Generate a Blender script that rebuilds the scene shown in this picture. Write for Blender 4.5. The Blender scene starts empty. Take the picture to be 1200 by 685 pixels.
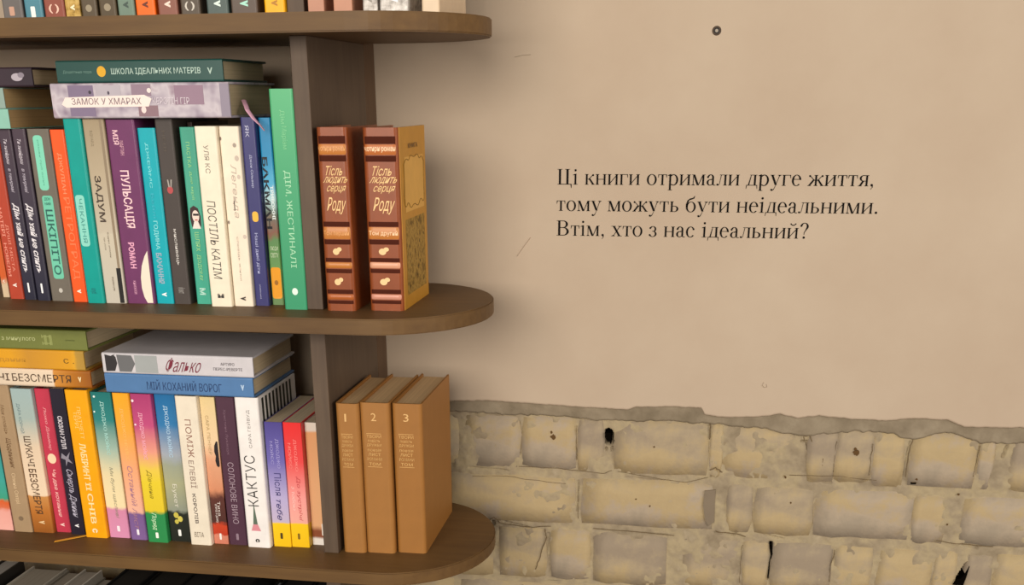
import bpy, bmesh, math, random
from mathutils import Vector, Matrix

# ------------------------------------------------------------------ camera, world, lights, exposure
SC = bpy.context.scene
COL = SC.collection
cam_d = bpy.data.cameras.new('camera')
cam = bpy.data.objects.new('camera', cam_d)
COL.objects.link(cam)
cam.location = (0.3562, -1.1189, 1.5765)
cam.rotation_euler = (1.19681, 0.006708, 0.174178)
cam_d.sensor_width = 36.0
cam_d.lens = 38.85
cam_d.shift_x = 0.01632
cam_d.shift_y = 0.23418
cam_d.clip_start = 0.02
SC.camera = cam

world = bpy.data.worlds.new('world')
SC.world = world
world.use_nodes = True
bgn = world.node_tree.nodes['Background']
bgn.inputs[0].default_value = (0.97, 0.97, 0.93, 1)
bgn.inputs[1].default_value = 0.30


def area(name, loc, target, size, energy, color):
    l = bpy.data.lights.new(name, 'AREA')
    l.shape = 'RECTANGLE'
    l.size, l.size_y = size
    l.energy = energy
    l.color = color
    o = bpy.data.objects.new(name, l)
    COL.objects.link(o)
    o.location = loc
    o.rotation_euler = (Vector(target) - Vector(loc)).to_track_quat('-Z', 'Y').to_euler()
    return o


area('window_light', (3.6, -1.9, 2.0), (0.1, 0.2, 1.35), (2.2, 1.8), 58, (1.0, 0.92, 0.82))
area('front_light', (-0.25, -3.6, 2.25), (0.1, 0.15, 1.35), (2.4, 1.5), 138, (1.0, 0.93, 0.83))

SC.view_settings.view_transform = 'Standard'
SC.view_settings.look = 'None'
SC.view_settings.gamma = 1.0
SC.view_settings.use_curve_mapping = False
SC.view_settings.exposure = 0.0

# ------------------------------------------------------------------ materials


def lin(h, k=1.0):
    h = h.lstrip('#')
    v = [k * int(h[i:i + 2], 16) / 255 for i in (0, 2, 4)]
    return tuple(((c + 0.055) / 1.055) ** 2.4 if c > 0.04045 else c / 12.92 for c in v) + (1,)


MATS = {}


def base_mat(name, rough=0.5, spec=0.5):
    m = bpy.data.materials.new(name)
    m.use_nodes = True
    b = m.node_tree.nodes['Principled BSDF']
    b.inputs['Roughness'].default_value = rough
    b.inputs['Specular IOR Level'].default_value = spec
    return m, m.node_tree, b


def N(nt, t, **kw):
    n = nt.nodes.new(t)
    for k, v in kw.items():
        if k in n.inputs:
            n.inputs[k].default_value = v
        else:
            setattr(n, k, v)
    return n


def flat(h, rough=0.5, var=0.06, spec=0.4, k=1.0):
    key = ('f', h, rough, var, spec, k)
    if key in MATS:
        return MATS[key]
    m, nt, b = base_mat('paint_' + h.strip('#'), rough, spec)
    tc = N(nt, 'ShaderNodeTexCoord')
    no = N(nt, 'ShaderNodeTexNoise', Scale=60.0, Detail=3.0)
    nt.links.new(tc.outputs['Object'], no.inputs['Vector'])
    c = lin(h, k)
    mx = N(nt, 'ShaderNodeMix', data_type='RGBA')
    mx.inputs[6].default_value = tuple(max(0, v * (1 - var * 2)) for v in c[:3]) + (1,)
    mx.inputs[7].default_value = tuple(min(1, v * (1 + var * 2)) for v in c[:3]) + (1,)
    nt.links.new(no.outputs['Fac'], mx.inputs[0])
    nt.links.new(mx.outputs[2], b.inputs['Base Color'])
    MATS[key] = m
    return m


def grad(stops, rough=0.4, wob=0.03, coord='Generated', axis=2):
    """printed colour run from the top of the cover (0) to its foot (1)"""
    key = ('g', str(stops), rough, wob)
    if key in MATS:
        return MATS[key]
    m, nt, b = base_mat('printed_cover', rough, 0.4)
    tc = N(nt, 'ShaderNodeTexCoord')
    sp = N(nt, 'ShaderNodeSeparateXYZ')
    nt.links.new(tc.outputs[coord], sp.inputs[0])
    no = N(nt, 'ShaderNodeTexNoise', Scale=90.0, Detail=3.0)
    nt.links.new(tc.outputs['Object'], no.inputs['Vector'])
    ma = N(nt, 'ShaderNodeMath', operation='SUBTRACT')
    ma.inputs[0].default_value = 1.0
    nt.links.new(sp.outputs[axis], ma.inputs[1])
    mb = N(nt, 'ShaderNodeMath', operation='MULTIPLY_ADD')
    nt.links.new(no.outputs['Fac'], mb.inputs[0])
    mb.inputs[1].default_value = wob * 2
    mb.inputs[2].default_value = -wob
    mc = N(nt, 'ShaderNodeMath', operation='ADD')
    nt.links.new(ma.outputs[0], mc.inputs[0])
    nt.links.new(mb.outputs[0], mc.inputs[1])
    cr = N(nt, 'ShaderNodeValToRGB')
    nt.links.new(mc.outputs[0], cr.inputs[0])
    els = cr.color_ramp.elements
    els[0].position, els[0].color = stops[0][0], lin(stops[0][1])
    els[1].position, els[1].color = stops[-1][0], lin(stops[-1][1])
    for p, c in stops[1:-1]:
        e = els.new(p)
        e.color = lin(c)
    nt.links.new(cr.outputs[0], b.inputs['Base Color'])
    MATS[key] = m
    return m


def paper(h='#cdb896', across=False):
    key = ('p', h, across)
    if key in MATS:
        return MATS[key]
    m, nt, b = base_mat('page_edges', 0.85, 0.1)
    tc = N(nt, 'ShaderNodeTexCoord')
    mp = N(nt, 'ShaderNodeMapping')
    mp.inputs['Scale'].default_value = (900, 3, 3)
    nt.links.new(tc.outputs['Object'], mp.inputs[0])
    no = N(nt, 'ShaderNodeTexNoise', Scale=1.0, Detail=2.0)
    nt.links.new(mp.outputs[0], no.inputs['Vector'])
    c = lin(h)
    mx = N(nt, 'ShaderNodeMix', data_type='RGBA')
    mx.inputs[6].default_value = tuple(v * 0.72 for v in c[:3]) + (1,)
    mx.inputs[7].default_value = tuple(min(1, v * 1.15) for v in c[:3]) + (1,)
    nt.links.new(no.outputs['Fac'], mx.inputs[0])
    nt.links.new(mx.outputs[2], b.inputs['Base Color'])
    bp = N(nt, 'ShaderNodeBump', Strength=0.3, Distance=0.0004)
    nt.links.new(no.outputs['Fac'], bp.inputs['Height'])
    nt.links.new(bp.outputs[0], b.inputs['Normal'])
    MATS[key] = m
    return m


def wood(h1, h2, rough=0.55, stretch=(3, 40, 40), k=0.88):
    m, nt, b = base_mat('brown_laminate', rough, 0.35)
    tc = N(nt, 'ShaderNodeTexCoord')
    mp = N(nt, 'ShaderNodeMapping')
    mp.inputs['Scale'].default_value = stretch
    nt.links.new(tc.outputs['Object'], mp.inputs[0])
    no = N(nt, 'ShaderNodeTexNoise', Scale=3.0, Detail=5.0, Roughness=0.6)
    nt.links.new(mp.outputs[0], no.inputs['Vector'])
    n2 = N(nt, 'ShaderNodeTexNoise', Scale=9.0, Detail=3.0)
    nt.links.new(tc.outputs['Object'], n2.inputs['Vector'])
    ad = N(nt, 'ShaderNodeMath', operation='ADD')
    nt.links.new(no.outputs['Fac'], ad.inputs[0])
    nt.links.new(n2.outputs['Fac'], ad.inputs[1])
    cr = N(nt, 'ShaderNodeMapRange')
    cr.inputs[1].default_value = 0.7
    cr.inputs[2].default_value = 1.3
    nt.links.new(ad.outputs[0], cr.inputs[0])
    mx = N(nt, 'ShaderNodeMix', data_type='RGBA')
    mx.inputs[6].default_value = lin(h1, k)
    mx.inputs[7].default_value = lin(h2, k)
    nt.links.new(cr.outputs[0], mx.inputs[0])
    nt.links.new(mx.outputs[2], b.inputs['Base Color'])
    bp = N(nt, 'ShaderNodeBump', Strength=0.15, Distance=0.0006)
    nt.links.new(no.outputs['Fac'], bp.inputs['Height'])
    nt.links.new(bp.outputs[0], b.inputs['Normal'])
    return m


def blotchy(name, cols, scale=12.0, bump=0.3, dist=0.002, rough=0.85, fine=140.0, detail=6.0, rand=False, pos=None, k=1.0):
    m, nt, b = base_mat(name, rough, 0.2)
    tc = N(nt, 'ShaderNodeTexCoord')
    vec = tc.outputs['Object']
    no = N(nt, 'ShaderNodeTexNoise', Scale=scale, Detail=detail, Roughness=0.6)
    nt.links.new(vec, no.inputs['Vector'])
    n2 = N(nt, 'ShaderNodeTexNoise', Scale=fine, Detail=4.0)
    nt.links.new(vec, n2.inputs['Vector'])
    fac = no.outputs['Fac']
    if rand:
        oi = N(nt, 'ShaderNodeObjectInfo')
        a = N(nt, 'ShaderNodeMath', operation='MULTIPLY_ADD')
        nt.links.new(oi.outputs['Random'], a.inputs[0])
        a.inputs[1].default_value = 0.34
        a.inputs[2].default_value = -0.17
        s = N(nt, 'ShaderNodeMath', operation='ADD')
        nt.links.new(a.outputs[0], s.inputs[0])
        nt.links.new(fac, s.inputs[1])
        fac = s.outputs[0]
    cr = N(nt, 'ShaderNodeValToRGB')
    nt.links.new(fac, cr.inputs[0])
    els = cr.color_ramp.elements
    n = len(cols)
    pos = pos or [0.3 + 0.4 * i / (n - 1) for i in range(n)]
    els[0].position, els[0].color = pos[0], lin(cols[0], k)
    els[1].position, els[1].color = pos[-1], lin(cols[-1], k)
    for i in range(1, n - 1):
        e = els.new(pos[i])
        e.color = lin(cols[i], k)
    nt.links.new(cr.outputs[0], b.inputs['Base Color'])
    ad = N(nt, 'ShaderNodeMath', operation='MULTIPLY_ADD')
    nt.links.new(n2.outputs['Fac'], ad.inputs[0])
    ad.inputs[1].default_value = 0.35
    nt.links.new(no.outputs['Fac'], ad.inputs[2])
    bp = N(nt, 'ShaderNodeBump', Strength=bump, Distance=dist)
    nt.links.new(ad.outputs[0], bp.inputs['Height'])
    nt.links.new(bp.outputs[0], b.inputs['Normal'])
    return m


M_PLASTER = blotchy('painted_plaster', ['#c8b29b', '#cdb8a1', '#d2bea7'], 5.0, 0.12, 0.0015, 0.8, 60.0, k=0.905)
M_RENDER = blotchy('grey_render', ['#857762', '#988973', '#a89982'], 30.0, 0.6, 0.003, 0.9, k=0.905)
M_MORTAR = blotchy('lime_mortar', ['#96866e', '#a9987e', '#b9a785', '#ad9c80', '#bfae92'], 20.0, 0.6, 0.0025, 0.9, pos=[0.32, 0.43, 0.52, 0.6, 0.7], k=0.905)
M_BRICK = blotchy('limewashed_yellow_brick', ['#a69580', '#b7a487', '#c4ad84', '#c0a981', '#bba992', '#ac9d89'], 13.0, 0.6, 0.0025, 0.85,
                  rand=True, pos=[0.3, 0.40, 0.49, 0.56, 0.64, 0.75], k=0.905)
M_SHELF = wood('#664826', '#7b5a30')
M_UPR = wood('#5a483a', '#6f5b49', stretch=(40, 40, 3))
M_EDGE_HILITE = flat('#94784f', 0.6, k=0.9)  # top bevels: worn lighter edge with the bevel highlight painted in
M_BLACK = flat('#16120f', 0.6)
M_FLOOR = wood('#5c4128', '#7a5836', stretch=(2, 25, 25))

# ------------------------------------------------------------------ helpers


def link(name, me, mats, parent=None):
    o = bpy.data.objects.new(name, me)
    COL.objects.link(o)
    for m in (mats if isinstance(mats, (list, tuple)) else [mats]):
        me.materials.append(m)
    if parent:
        o.parent = parent
    return o


def mesh_py(verts, faces, name='mesh'):
    me = bpy.data.meshes.new(name)
    me.from_pydata([tuple(v) for v in verts], [], faces)
    me.update()
    return me


def fix_normals(me):
    bm = bmesh.new()
    bm.from_mesh(me)
    bmesh.ops.recalc_face_normals(bm, faces=bm.faces)
    bm.to_mesh(me)
    bm.free()


def box(x0, y0, z0, x1, y1, z1):
    v = [(x0, y0, z0), (x1, y0, z0), (x1, y1, z0), (x0, y1, z0), (x0, y0, z1), (x1, y0, z1), (x1, y1, z1), (x0, y1, z1)]
    f = [(0, 3, 2, 1), (4, 5, 6, 7), (0, 1, 5, 4), (1, 2, 6, 5), (2, 3, 7, 6), (3, 0, 4, 7)]
    return v, f


def box_mesh(*a, bevel=0.0, seg=2):
    v, f = box(*a)
    me = mesh_py(v, f)
    if bevel:
        bm = bmesh.new()
        bm.from_mesh(me)
        bmesh.ops.bevel(bm, geom=bm.edges[:], offset=bevel, segments=seg, affect='EDGES', profile=0.5)
        bm.to_mesh(me)
        bm.free()
    return me


def prism(poly, a0, a1, axis='z'):
    """extrude a 2-D outline"""
    n = len(poly)
    if axis == 'z':
        v = [(p[0], p[1], a0) for p in poly] + [(p[0], p[1], a1) for p in poly]
    else:  # outline in xz, extruded along y
        v = [(p[0], a0, p[1]) for p in poly] + [(p[0], a1, p[1]) for p in poly]
    f = [tuple(range(n - 1, -1, -1)), tuple(range(n, 2 * n))] + [(i, (i + 1) % n, n + (i + 1) % n, n + i) for i in range(n)]
    me = mesh_py(v, f)
    fix_normals(me)
    return me


def tube_mesh(pts, r, n=6, flat_k=1.0):
    pts = [Vector(p) for p in pts]
    v, f = [], []
    for i, p in enumerate(pts):
        d = (pts[min(i + 1, len(pts) - 1)] - pts[max(i - 1, 0)]).normalized()
        a = d.cross(Vector((0, 0, 1)))
        a = a.normalized() if a.length > 1e-4 else Vector((1, 0, 0))
        b = d.cross(a).normalized()
        for k in range(n):
            t = 2 * math.pi * k / n
            v.append(p + a * r * math.cos(t) + b * r * flat_k * math.sin(t))
    for i in range(len(pts) - 1):
        for k in range(n):
            f.append((i * n + k, i * n + (k + 1) % n, (i + 1) * n + (k + 1) % n, (i + 1) * n + k))
    f.append(tuple(range(n - 1, -1, -1)))
    f.append(tuple((len(pts) - 1) * n + k for k in range(n)))
    me = mesh_py(v, f)
    fix_normals(me)
    return me


def empty(name, loc, label, cat, group=None, rot=(0, 0, 0), kind=None):
    o = bpy.data.objects.new(name, None)
    o.empty_display_size = 0.02
    COL.objects.link(o)
    o.location = loc
    o.rotation_euler = rot
    tag(o, label, cat, group, kind)
    return o


def tag(o, label=None, cat=None, group=None, kind=None):
    if label:
        o['label'] = label
    if cat:
        o['category'] = cat
    if group:
        o['group'] = group
    if kind:
        o['kind'] = kind
    return o


def vnoise(x, y, seed=0):
    def h(i, j):
        n = (i * 374761393 + j * 668265263 + seed * 974711) & 0xffffffff
        n = ((n ^ (n >> 13)) * 1274126177) & 0xffffffff
        return ((n ^ (n >> 16)) & 0xffff) / 65535.0
    i, j = math.floor(x), math.floor(y)
    u, w = x - i, y - j
    u, w = u * u * (3 - 2 * u), w * w * (3 - 2 * w)
    return (h(i, j) * (1 - u) + h(i + 1, j) * u) * (1 - w) + (h(i, j + 1) * (1 - u) + h(i + 1, j + 1) * u) * w


def fbm(x, y, seed=0):
    return vnoise(x, y, seed) * 0.55 + vnoise(x * 2.1, y * 2.1, seed + 1) * 0.3 + vnoise(x * 4.3, y * 4.3, seed + 2) * 0.15


def disc(cx, cz, r, y0, y1, n=14, jag=0.0, sd=1):
    R = random.Random(sd)
    return prism([(cx + math.cos(2 * math.pi * k / n) * r * (1 + R.uniform(-jag, jag)), cz + math.sin(2 * math.pi * k / n) * r * (1 + R.uniform(-jag, jag))) for k in range(n)], y0, y1, 'y')


# ------------------------------------------------------------------ the wall
WY = 0.300
EDGE = [(-0.70, 1.1960), (-0.30, 1.1990), (-0.0627, 1.1977), (0.0626, 1.1977), (0.0802, 1.1996), (0.1266, 1.199), (0.1725, 1.1973), (0.2406, 1.1954), (0.2799, 1.1946),
        (0.2909, 1.1985), (0.335, 1.2014), (0.3756, 1.2008), (0.3805, 1.1918), (0.4068, 1.1895), (0.4498, 1.1924), (0.4762, 1.1969),
        (0.498, 1.1921), (0.524, 1.1966), (0.5663, 1.1938), (0.608, 1.1934), (0.6384, 1.198), (0.6794, 1.1975), (0.7008, 1.1895),
        (0.7411, 1.1901), (0.7709, 1.1914), (0.8007, 1.1916), (1.0, 1.196), (1.5, 1.19)]
EDGE2 = [(-0.70, 1.182), (0.0624, 1.1823), (0.1265, 1.1802), (0.1727, 1.1821), (0.2411, 1.1779), (0.2917, 1.1789), (0.3361, 1.1808), (0.3813, 1.1792),
         (0.4076, 1.1781), (0.4619, 1.1758), (0.5002, 1.1672), (0.5265, 1.1707), (0.5681, 1.177), (0.61, 1.1766), (0.642, 1.169),
         (0.6818, 1.1798), (0.7026, 1.1763), (0.7241, 1.1683), (0.7742, 1.1706), (1.5, 1.17)]


def interp(tab, x):
    if x <= tab[0][0]:
        return tab[0][1]
    for (a, b), (c, d) in zip(tab, tab[1:]):
        if x <= c:
            return b + (d - b) * (x - a) / (c - a)
    return tab[-1][1]


wall = empty('wall_back', (0, WY, 0), None, None, kind='structure')


def wall_layer(name, tabfun, z_top, front, back, x0, x1, step, mat, amp, sd):
    """a coat on the wall whose ragged lower edge follows tabfun"""
    v, f = [], []
    n = int((x1 - x0) / step)
    for i in range(n + 1):
        x = x0 + (x1 - x0) * i / n
        z = tabfun(x) + (fbm(x * 110, 0.5, sd) - 0.5) * amp
        zt = z_top(x) if callable(z_top) else z_top
        zt = max(zt, z + 0.001)
        v += [(x, back, z - 0.001), (x, front + 0.0022, z - 0.0006), (x, front + 0.0006, z + 0.0004), (x, front, z + 0.0022), (x, front, zt)]
    for i in range(n):
        for k in range(4):
            a = i * 5 + k
            f.append((a, a + 5, a + 6, a + 1))

    me = mesh_py(v, f)
    for p in me.polygons:
        p.use_smooth = p.vertices[0] % 5 < 3
    o = link(name, me, mat, wall)
    return o


wall_layer('plaster', lambda x: interp(EDGE, x), 2.9, 0.0, 0.014, -0.7, 1.5, 0.0016, M_PLASTER, 0.0022, 3)
wall_layer('render_coat', lambda x: interp(EDGE2, x), lambda x: interp(EDGE, x) + 0.004, 0.0042, 0.014, -0.7, 1.5, 0.002, M_RENDER, 0.006, 9)
for nm, a in (('plaster', (-2.6, 0, 0.0, -0.7, 0.014, 2.9)), ('plaster', (1.5, 0, 0.0, 3.4, 0.014, 2.9))):
    link(nm, box_mesh(*a), M_PLASTER, wall)
link('masonry', box_mesh(-2.6, 0.095, 0.0, 3.4, 0.20, 2.9), M_MORTAR, wall)

# bricks: three courses read off the wall, the rest continues the same bond
ROWS = {
    1: (1.1085, 1.1760, [(0.0617, 0.1359), (0.1405, 0.2135), (0.2158, 0.2489), (0.2648, 0.388), (0.3913, 0.4057), (0.409, 0.4971),
                         (0.5164, 0.5496), (0.5506, 0.5951), (0.5972, 0.6349), (0.6433, 0.7227), (0.7278, 0.7431), (0.7654, 0.8137)]),
    2: (1.0310, 1.0925, [(0.0054, 0.2116), (0.2233, 0.3986), (0.4188, 0.4489), (0.4545, 0.5282), (0.5337, 0.653), (0.6572, 0.6952), (0.7182, 0.806)]),
    3: (0.9450, 1.0150, [(0.108, 0.1724), (0.1808, 0.2346), (0.2406, 0.3404), (0.3636, 0.4404), (0.4449, 0.4788), (0.4833, 0.5603),
                         (0.5658, 0.6108), (0.6217, 0.6866), (0.6931, 0.7190), (0.7335, 0.7611), (0.7675, 0.8344)]),
}
rng = random.Random(11)
for r in range(1, 13):
    if r in ROWS:
        z0, z1, lst = ROWS[r]
        lst = list(lst)
    else:
        z1 = 0.9320 - (r - 4) * 0.0825
        z0 = z1 - 0.068
        lst = [(0.05 - (0.09 if r % 2 else 0), 0.21 - (0.09 if r % 2 else 0))]
    if z0 < 0.01:
        break
    x = lst[-1][1] + 0.012
    while x < 1.42:
        w = rng.choice([0.16, 0.075, 0.16])
        lst.append((x, x + w))
        x += w + 0.011
    x = lst[0][0] - 0.011
    while x > -0.62:
        w = rng.choice([0.16, 0.075, 0.16])
        lst.append((x - w, x))
        x -= w + 0.011
    ROWS[r] = (z0, z1, lst)


def brick_mesh(w, h, sd, nx=5, nz=3):
    """rough faced brick; front grid with worn corners, sides running back into the mortar"""
    R = random.Random(sd)
    v, f = [], []
    for j in range(nz + 1):
        for i in range(nx + 1):
            a, b = i / nx, j / nz
            ex = min(a, 1 - a) == 0
            ez = min(b, 1 - b) == 0
            dy = R.uniform(-0.0007, 0.0008)
            if ex or ez:
                dy += 0.0004
            px = a * w + (R.uniform(-0.0018, 0.0018) if w > 0.03 else 0)
            pz = b * h + R.uniform(-0.0018, 0.0018)
            if ex and ez:
                px += (0.0018 if a == 0 else -0.0018)
                pz += (0.0018 if b == 0 else -0.0018)
                dy += 0.0008
            v.append((px - w / 2, dy, pz - h / 2))
    for j in range(nz):
        for i in range(nx):
            a = j * (nx + 1) + i
            f.append((a, a + 1, a + nx + 2, a + nx + 1))
    ring = [i for i in range(nx + 1)] + [(j * (nx + 1) + nx) for j in range(1, nz + 1)] + \
           [nz * (nx + 1) + i for i in range(nx - 1, -1, -1)] + [j * (nx + 1) for j in range(nz - 1, 0, -1)]
    base = len(v)
    for k in ring:
        p = v[k]
        v.append((p[0] * 1.01, 0.024, p[2] * 1.01))
    m = len(ring)
    for k in range(m):
        f.append((ring[k], base + k, base + (k + 1) % m, ring[(k + 1) % m]))
    me = mesh_py(v, f)
    for p in me.polygons:
        p.use_smooth = True
    return me


JOINT_FILL = []
for r, (z0, z1, lst) in ROWS.items():
    for k, (xa, xb) in enumerate(lst):
        o = link('brick', brick_mesh(xb - xa + 0.003, z1 - z0 + 0.004, r * 100 + k), M_BRICK, wall)
        o.location = ((xa + xb) / 2, 0.0068 + rng.uniform(-0.0008, 0.0008), (z0 + z1) / 2 + rng.uniform(-0.0012, 0.0012))
        o.rotation_euler = (rng.uniform(-0.01, 0.01), rng.uniform(-0.008, 0.008), rng.uniform(-0.006, 0.006))


# mortar bed: a fine uneven skin between the bricks with the real holes and cracks pushed in
HOLES = [  # polyline, radius, depth
    ([(0.2560, 1.1600), (0.2563, 1.1560), (0.2575, 1.1480)], 0.0046, 0.09),
    ([(0.2535, 1.1390), (0.2535, 1.1360)], 0.0012, 0.01), ([(0.2610, 1.1400), (0.2610, 1.1350)], 0.0012, 0.01),
    ([(0.4794, 1.0161), (0.4817, 1.0014), (0.4794, 0.9887), (0.4792, 0.9635)], 0.0018, 0.05),
    ([(0.7349, 1.0000), (0.7300, 0.9870), (0.7230, 0.9700)], 0.0045, 0.09),
    ([(0.3949, 1.1191), (0.4029, 1.1159)], 0.0018, 0.008), ([(0.126, 1.0335), (0.131, 1.0325)], 0.0018, 0.008),
    ([(0.6480, 1.1105), (0.6530, 1.1105)], 0.0018, 0.010), ([(0.3882, 1.1761), (0.3882, 1.1575)], 0.0010, 0.006),
    ([(0.5395, 1.1052), (0.5480, 1.1050)], 0.0015, 0.004), ([(0.0980, 1.0280), (0.0985, 1.0200)], 0.0020, 0.006),
    ([(0.4050, 1.0260), (0.4300, 1.0235)], 0.0010, 0.005), ([(0.4700, 1.0270), (0.4950, 1.0225)], 0.0010, 0.005),
    ([(0.7200, 1.0290), (0.7420, 1.0250)], 0.0012, 0.005), ([(0.2170, 1.0900), (0.2165, 1.0450)], 0.0009, 0.004),
    ([(0.1140, 1.0250), (0.1500, 1.0180)], 0.0012, 0.004), ([(0.2400, 1.0205), (0.3400, 1.0180)], 0.0010, 0.003),
    ([(0.2800, 1.0985), (0.3300, 1.0960)], 0.0009, 0.003), ([(0.0650, 1.1020), (0.1200, 1.1000)], 0.0010, 0.003),
    ([(0.1350, 1.1700), (0.1360, 1.1250)], 0.0012, 0.003), ([(0.1770, 1.0100), (0.1690, 0.9600)], 0.0022, 0.003),
    ([(0.5060, 1.1600), (0.5130, 1.1590), (0.5150, 1.1500)], 0.0012, 0.008), ([(0.6400, 1.1650), (0.6380, 1.1200)], 0.0009, 0.004),
    ([(0.7250, 1.1650), (0.7240, 1.1250)], 0.0011, 0.004), ([(0.7570, 1.1640), (0.7540, 1.1500)], 0.0014, 0.006),
    ([(0.5535, 0.9950), (0.5520, 0.9700)], 0.0009, 0.004),
]


def seg_d(px, pz, a, b):
    ax, az = a
    dx, dz = b[0] - ax, b[1] - az
    t = max(0, min(1, ((px - ax) * dx + (pz - az) * dz) / (dx * dx + dz * dz + 1e-12)))
    return math.hypot(px - ax - t * dx, pz - az - t * dz)


def in_brick(x, z):
    for r, (z0, z1, lst) in ROWS.items():
        if z0 - 0.012 < z < z1 + 0.012:
            for xa, xb in lst:
                if xa - 0.012 < x < xb + 0.012:
                    d = min(x - xa, xb - x, z - z0, z1 - z)
                    if d > -0.012:
                        return d
    return -1


def mortar(x0, x1, z0, z1, s):
    nx, nz = int((x1 - x0) / s), int((z1 - z0) / s)
    v, f = [], []
    for j in range(nz + 1):
        z = z0 + (z1 - z0) * j / nz
        for i in range(nx + 1):
            x = x0 + (x1 - x0) * i / nx
            y = 0.0081 + (fbm(x * 60, z * 60, 5) - 0.5) * 0.0046 + (vnoise(x * 230, z * 230, 8) - 0.5) * 0.0005
            for line, rad, dep in HOLES:
                if abs(x - line[0][0]) < 0.11 and abs(z - line[0][1]) < 0.07:
                    for a, b in zip(line, line[1:]):
                        d = seg_d(x, z, a, b)
                        if d < rad * 1.3:
                            y += dep * max(0, 1 - (d / (rad * 1.3)) ** (7 if dep > 0.03 else 3))
                            break
            v.append((x, min(y, 0.09), z))
    for j in range(nz):
        for i in range(nx):
            a = j * (nx + 1) + i
            f.append((a, a + 1, a + nx + 2, a + nx + 1))
    me = mesh_py(v, f)
    for p in me.polygons:
        p.use_smooth = True
    return me


link('mortar_bed', mortar(0.0, 0.85, 0.94, 1.205, 0.0014), M_MORTAR, wall)
link('mortar_bed', mortar(-0.70, 0.0, 0.94, 1.205, 0.012), M_MORTAR, wall)
link('mortar_bed', mortar(0.85, 1.5, 0.94, 1.205, 0.012), M_MORTAR, wall)
link('mortar_bed', mortar(-0.70, 1.5, 0.0, 0.94, 0.025), M_MORTAR, wall)

fl = link('floor', box_mesh(-2.6, -3.2, -0.05, 3.4, WY + 0.2, 0.0), M_FLOOR)
tag(fl, kind='structure')


# brown pits and a grey smear on the brick faces
for i, (px, pz, pr, py) in enumerate(((0.1822, 1.1518, 0.0034, 0.0062), (0.1795, 1.1580, 0.0018, 0.0062), (0.5755, 1.1478, 0.0034, 0.0058), (0.5740, 1.1530, 0.0018, 0.0058),
                                      (0.3170, 1.1440, 0.0012, 0.0062), (0.4900, 1.1100, 0.0016, 0.0072), (0.6540, 1.1160, 0.0016, 0.0066), (0.2960, 1.0690, 0.0010, 0.0062),
                                      (0.3150, 1.0600, 0.0012, 0.0062), (0.5000, 1.0750, 0.0012, 0.0066), (0.7080, 1.0980, 0.0014, 0.0070), (0.7000, 1.0560, 0.0012, 0.0070))):
    link('pit', disc(px, pz, pr, py - 0.0006, py + 0.004, 11, 0.4, i + 3), flat('#5a4020', 0.9, 0.1), wall)
for nm, pl_ in (('hole_shade', [(0.2516, 1.1605), (0.2594, 1.1608), (0.2598, 1.1450), (0.2575, 1.1490), (0.2555, 1.1480), (0.2530, 1.1530), (0.2514, 1.1540)]),
                ('hole_shade', [(0.7352, 1.0000), (0.7335, 0.9850), (0.7310, 0.9720), (0.7180, 0.9720), (0.7215, 0.9800), (0.7265, 0.9815), (0.7310, 0.9880)]),
                ('hole_shade', [(0.4786, 1.0165), (0.4802, 1.0165), (0.4812, 1.0060), (0.4826, 1.0010), (0.4806, 0.9940), (0.4800, 0.9840), (0.4796, 0.9640), (0.4784, 0.9660), (0.4786, 0.9880), (0.4806, 1.0010), (0.4790, 1.0080)]),
                ('hole_shade', [(0.6472, 1.1115), (0.6540, 1.1118), (0.6538, 1.1095), (0.6476, 1.1092)])):
    link(nm, prism(pl_, 0.0052, 0.03, 'y'), flat('#0c0907', 1.0, 0.0, 0.0), wall)  # solid near-black plugs painting the shade inside the wall holes
link('mortar_smear', prism([(0.3870, 1.0860), (0.4010, 1.0880), (0.4020, 1.0420), (0.3950, 1.0360), (0.3900, 1.0440), (0.3860, 1.0640)], 0.0052, 0.010, 'y'), flat('#8c7c68', 0.9, 0.05, k=0.9), wall)

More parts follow.
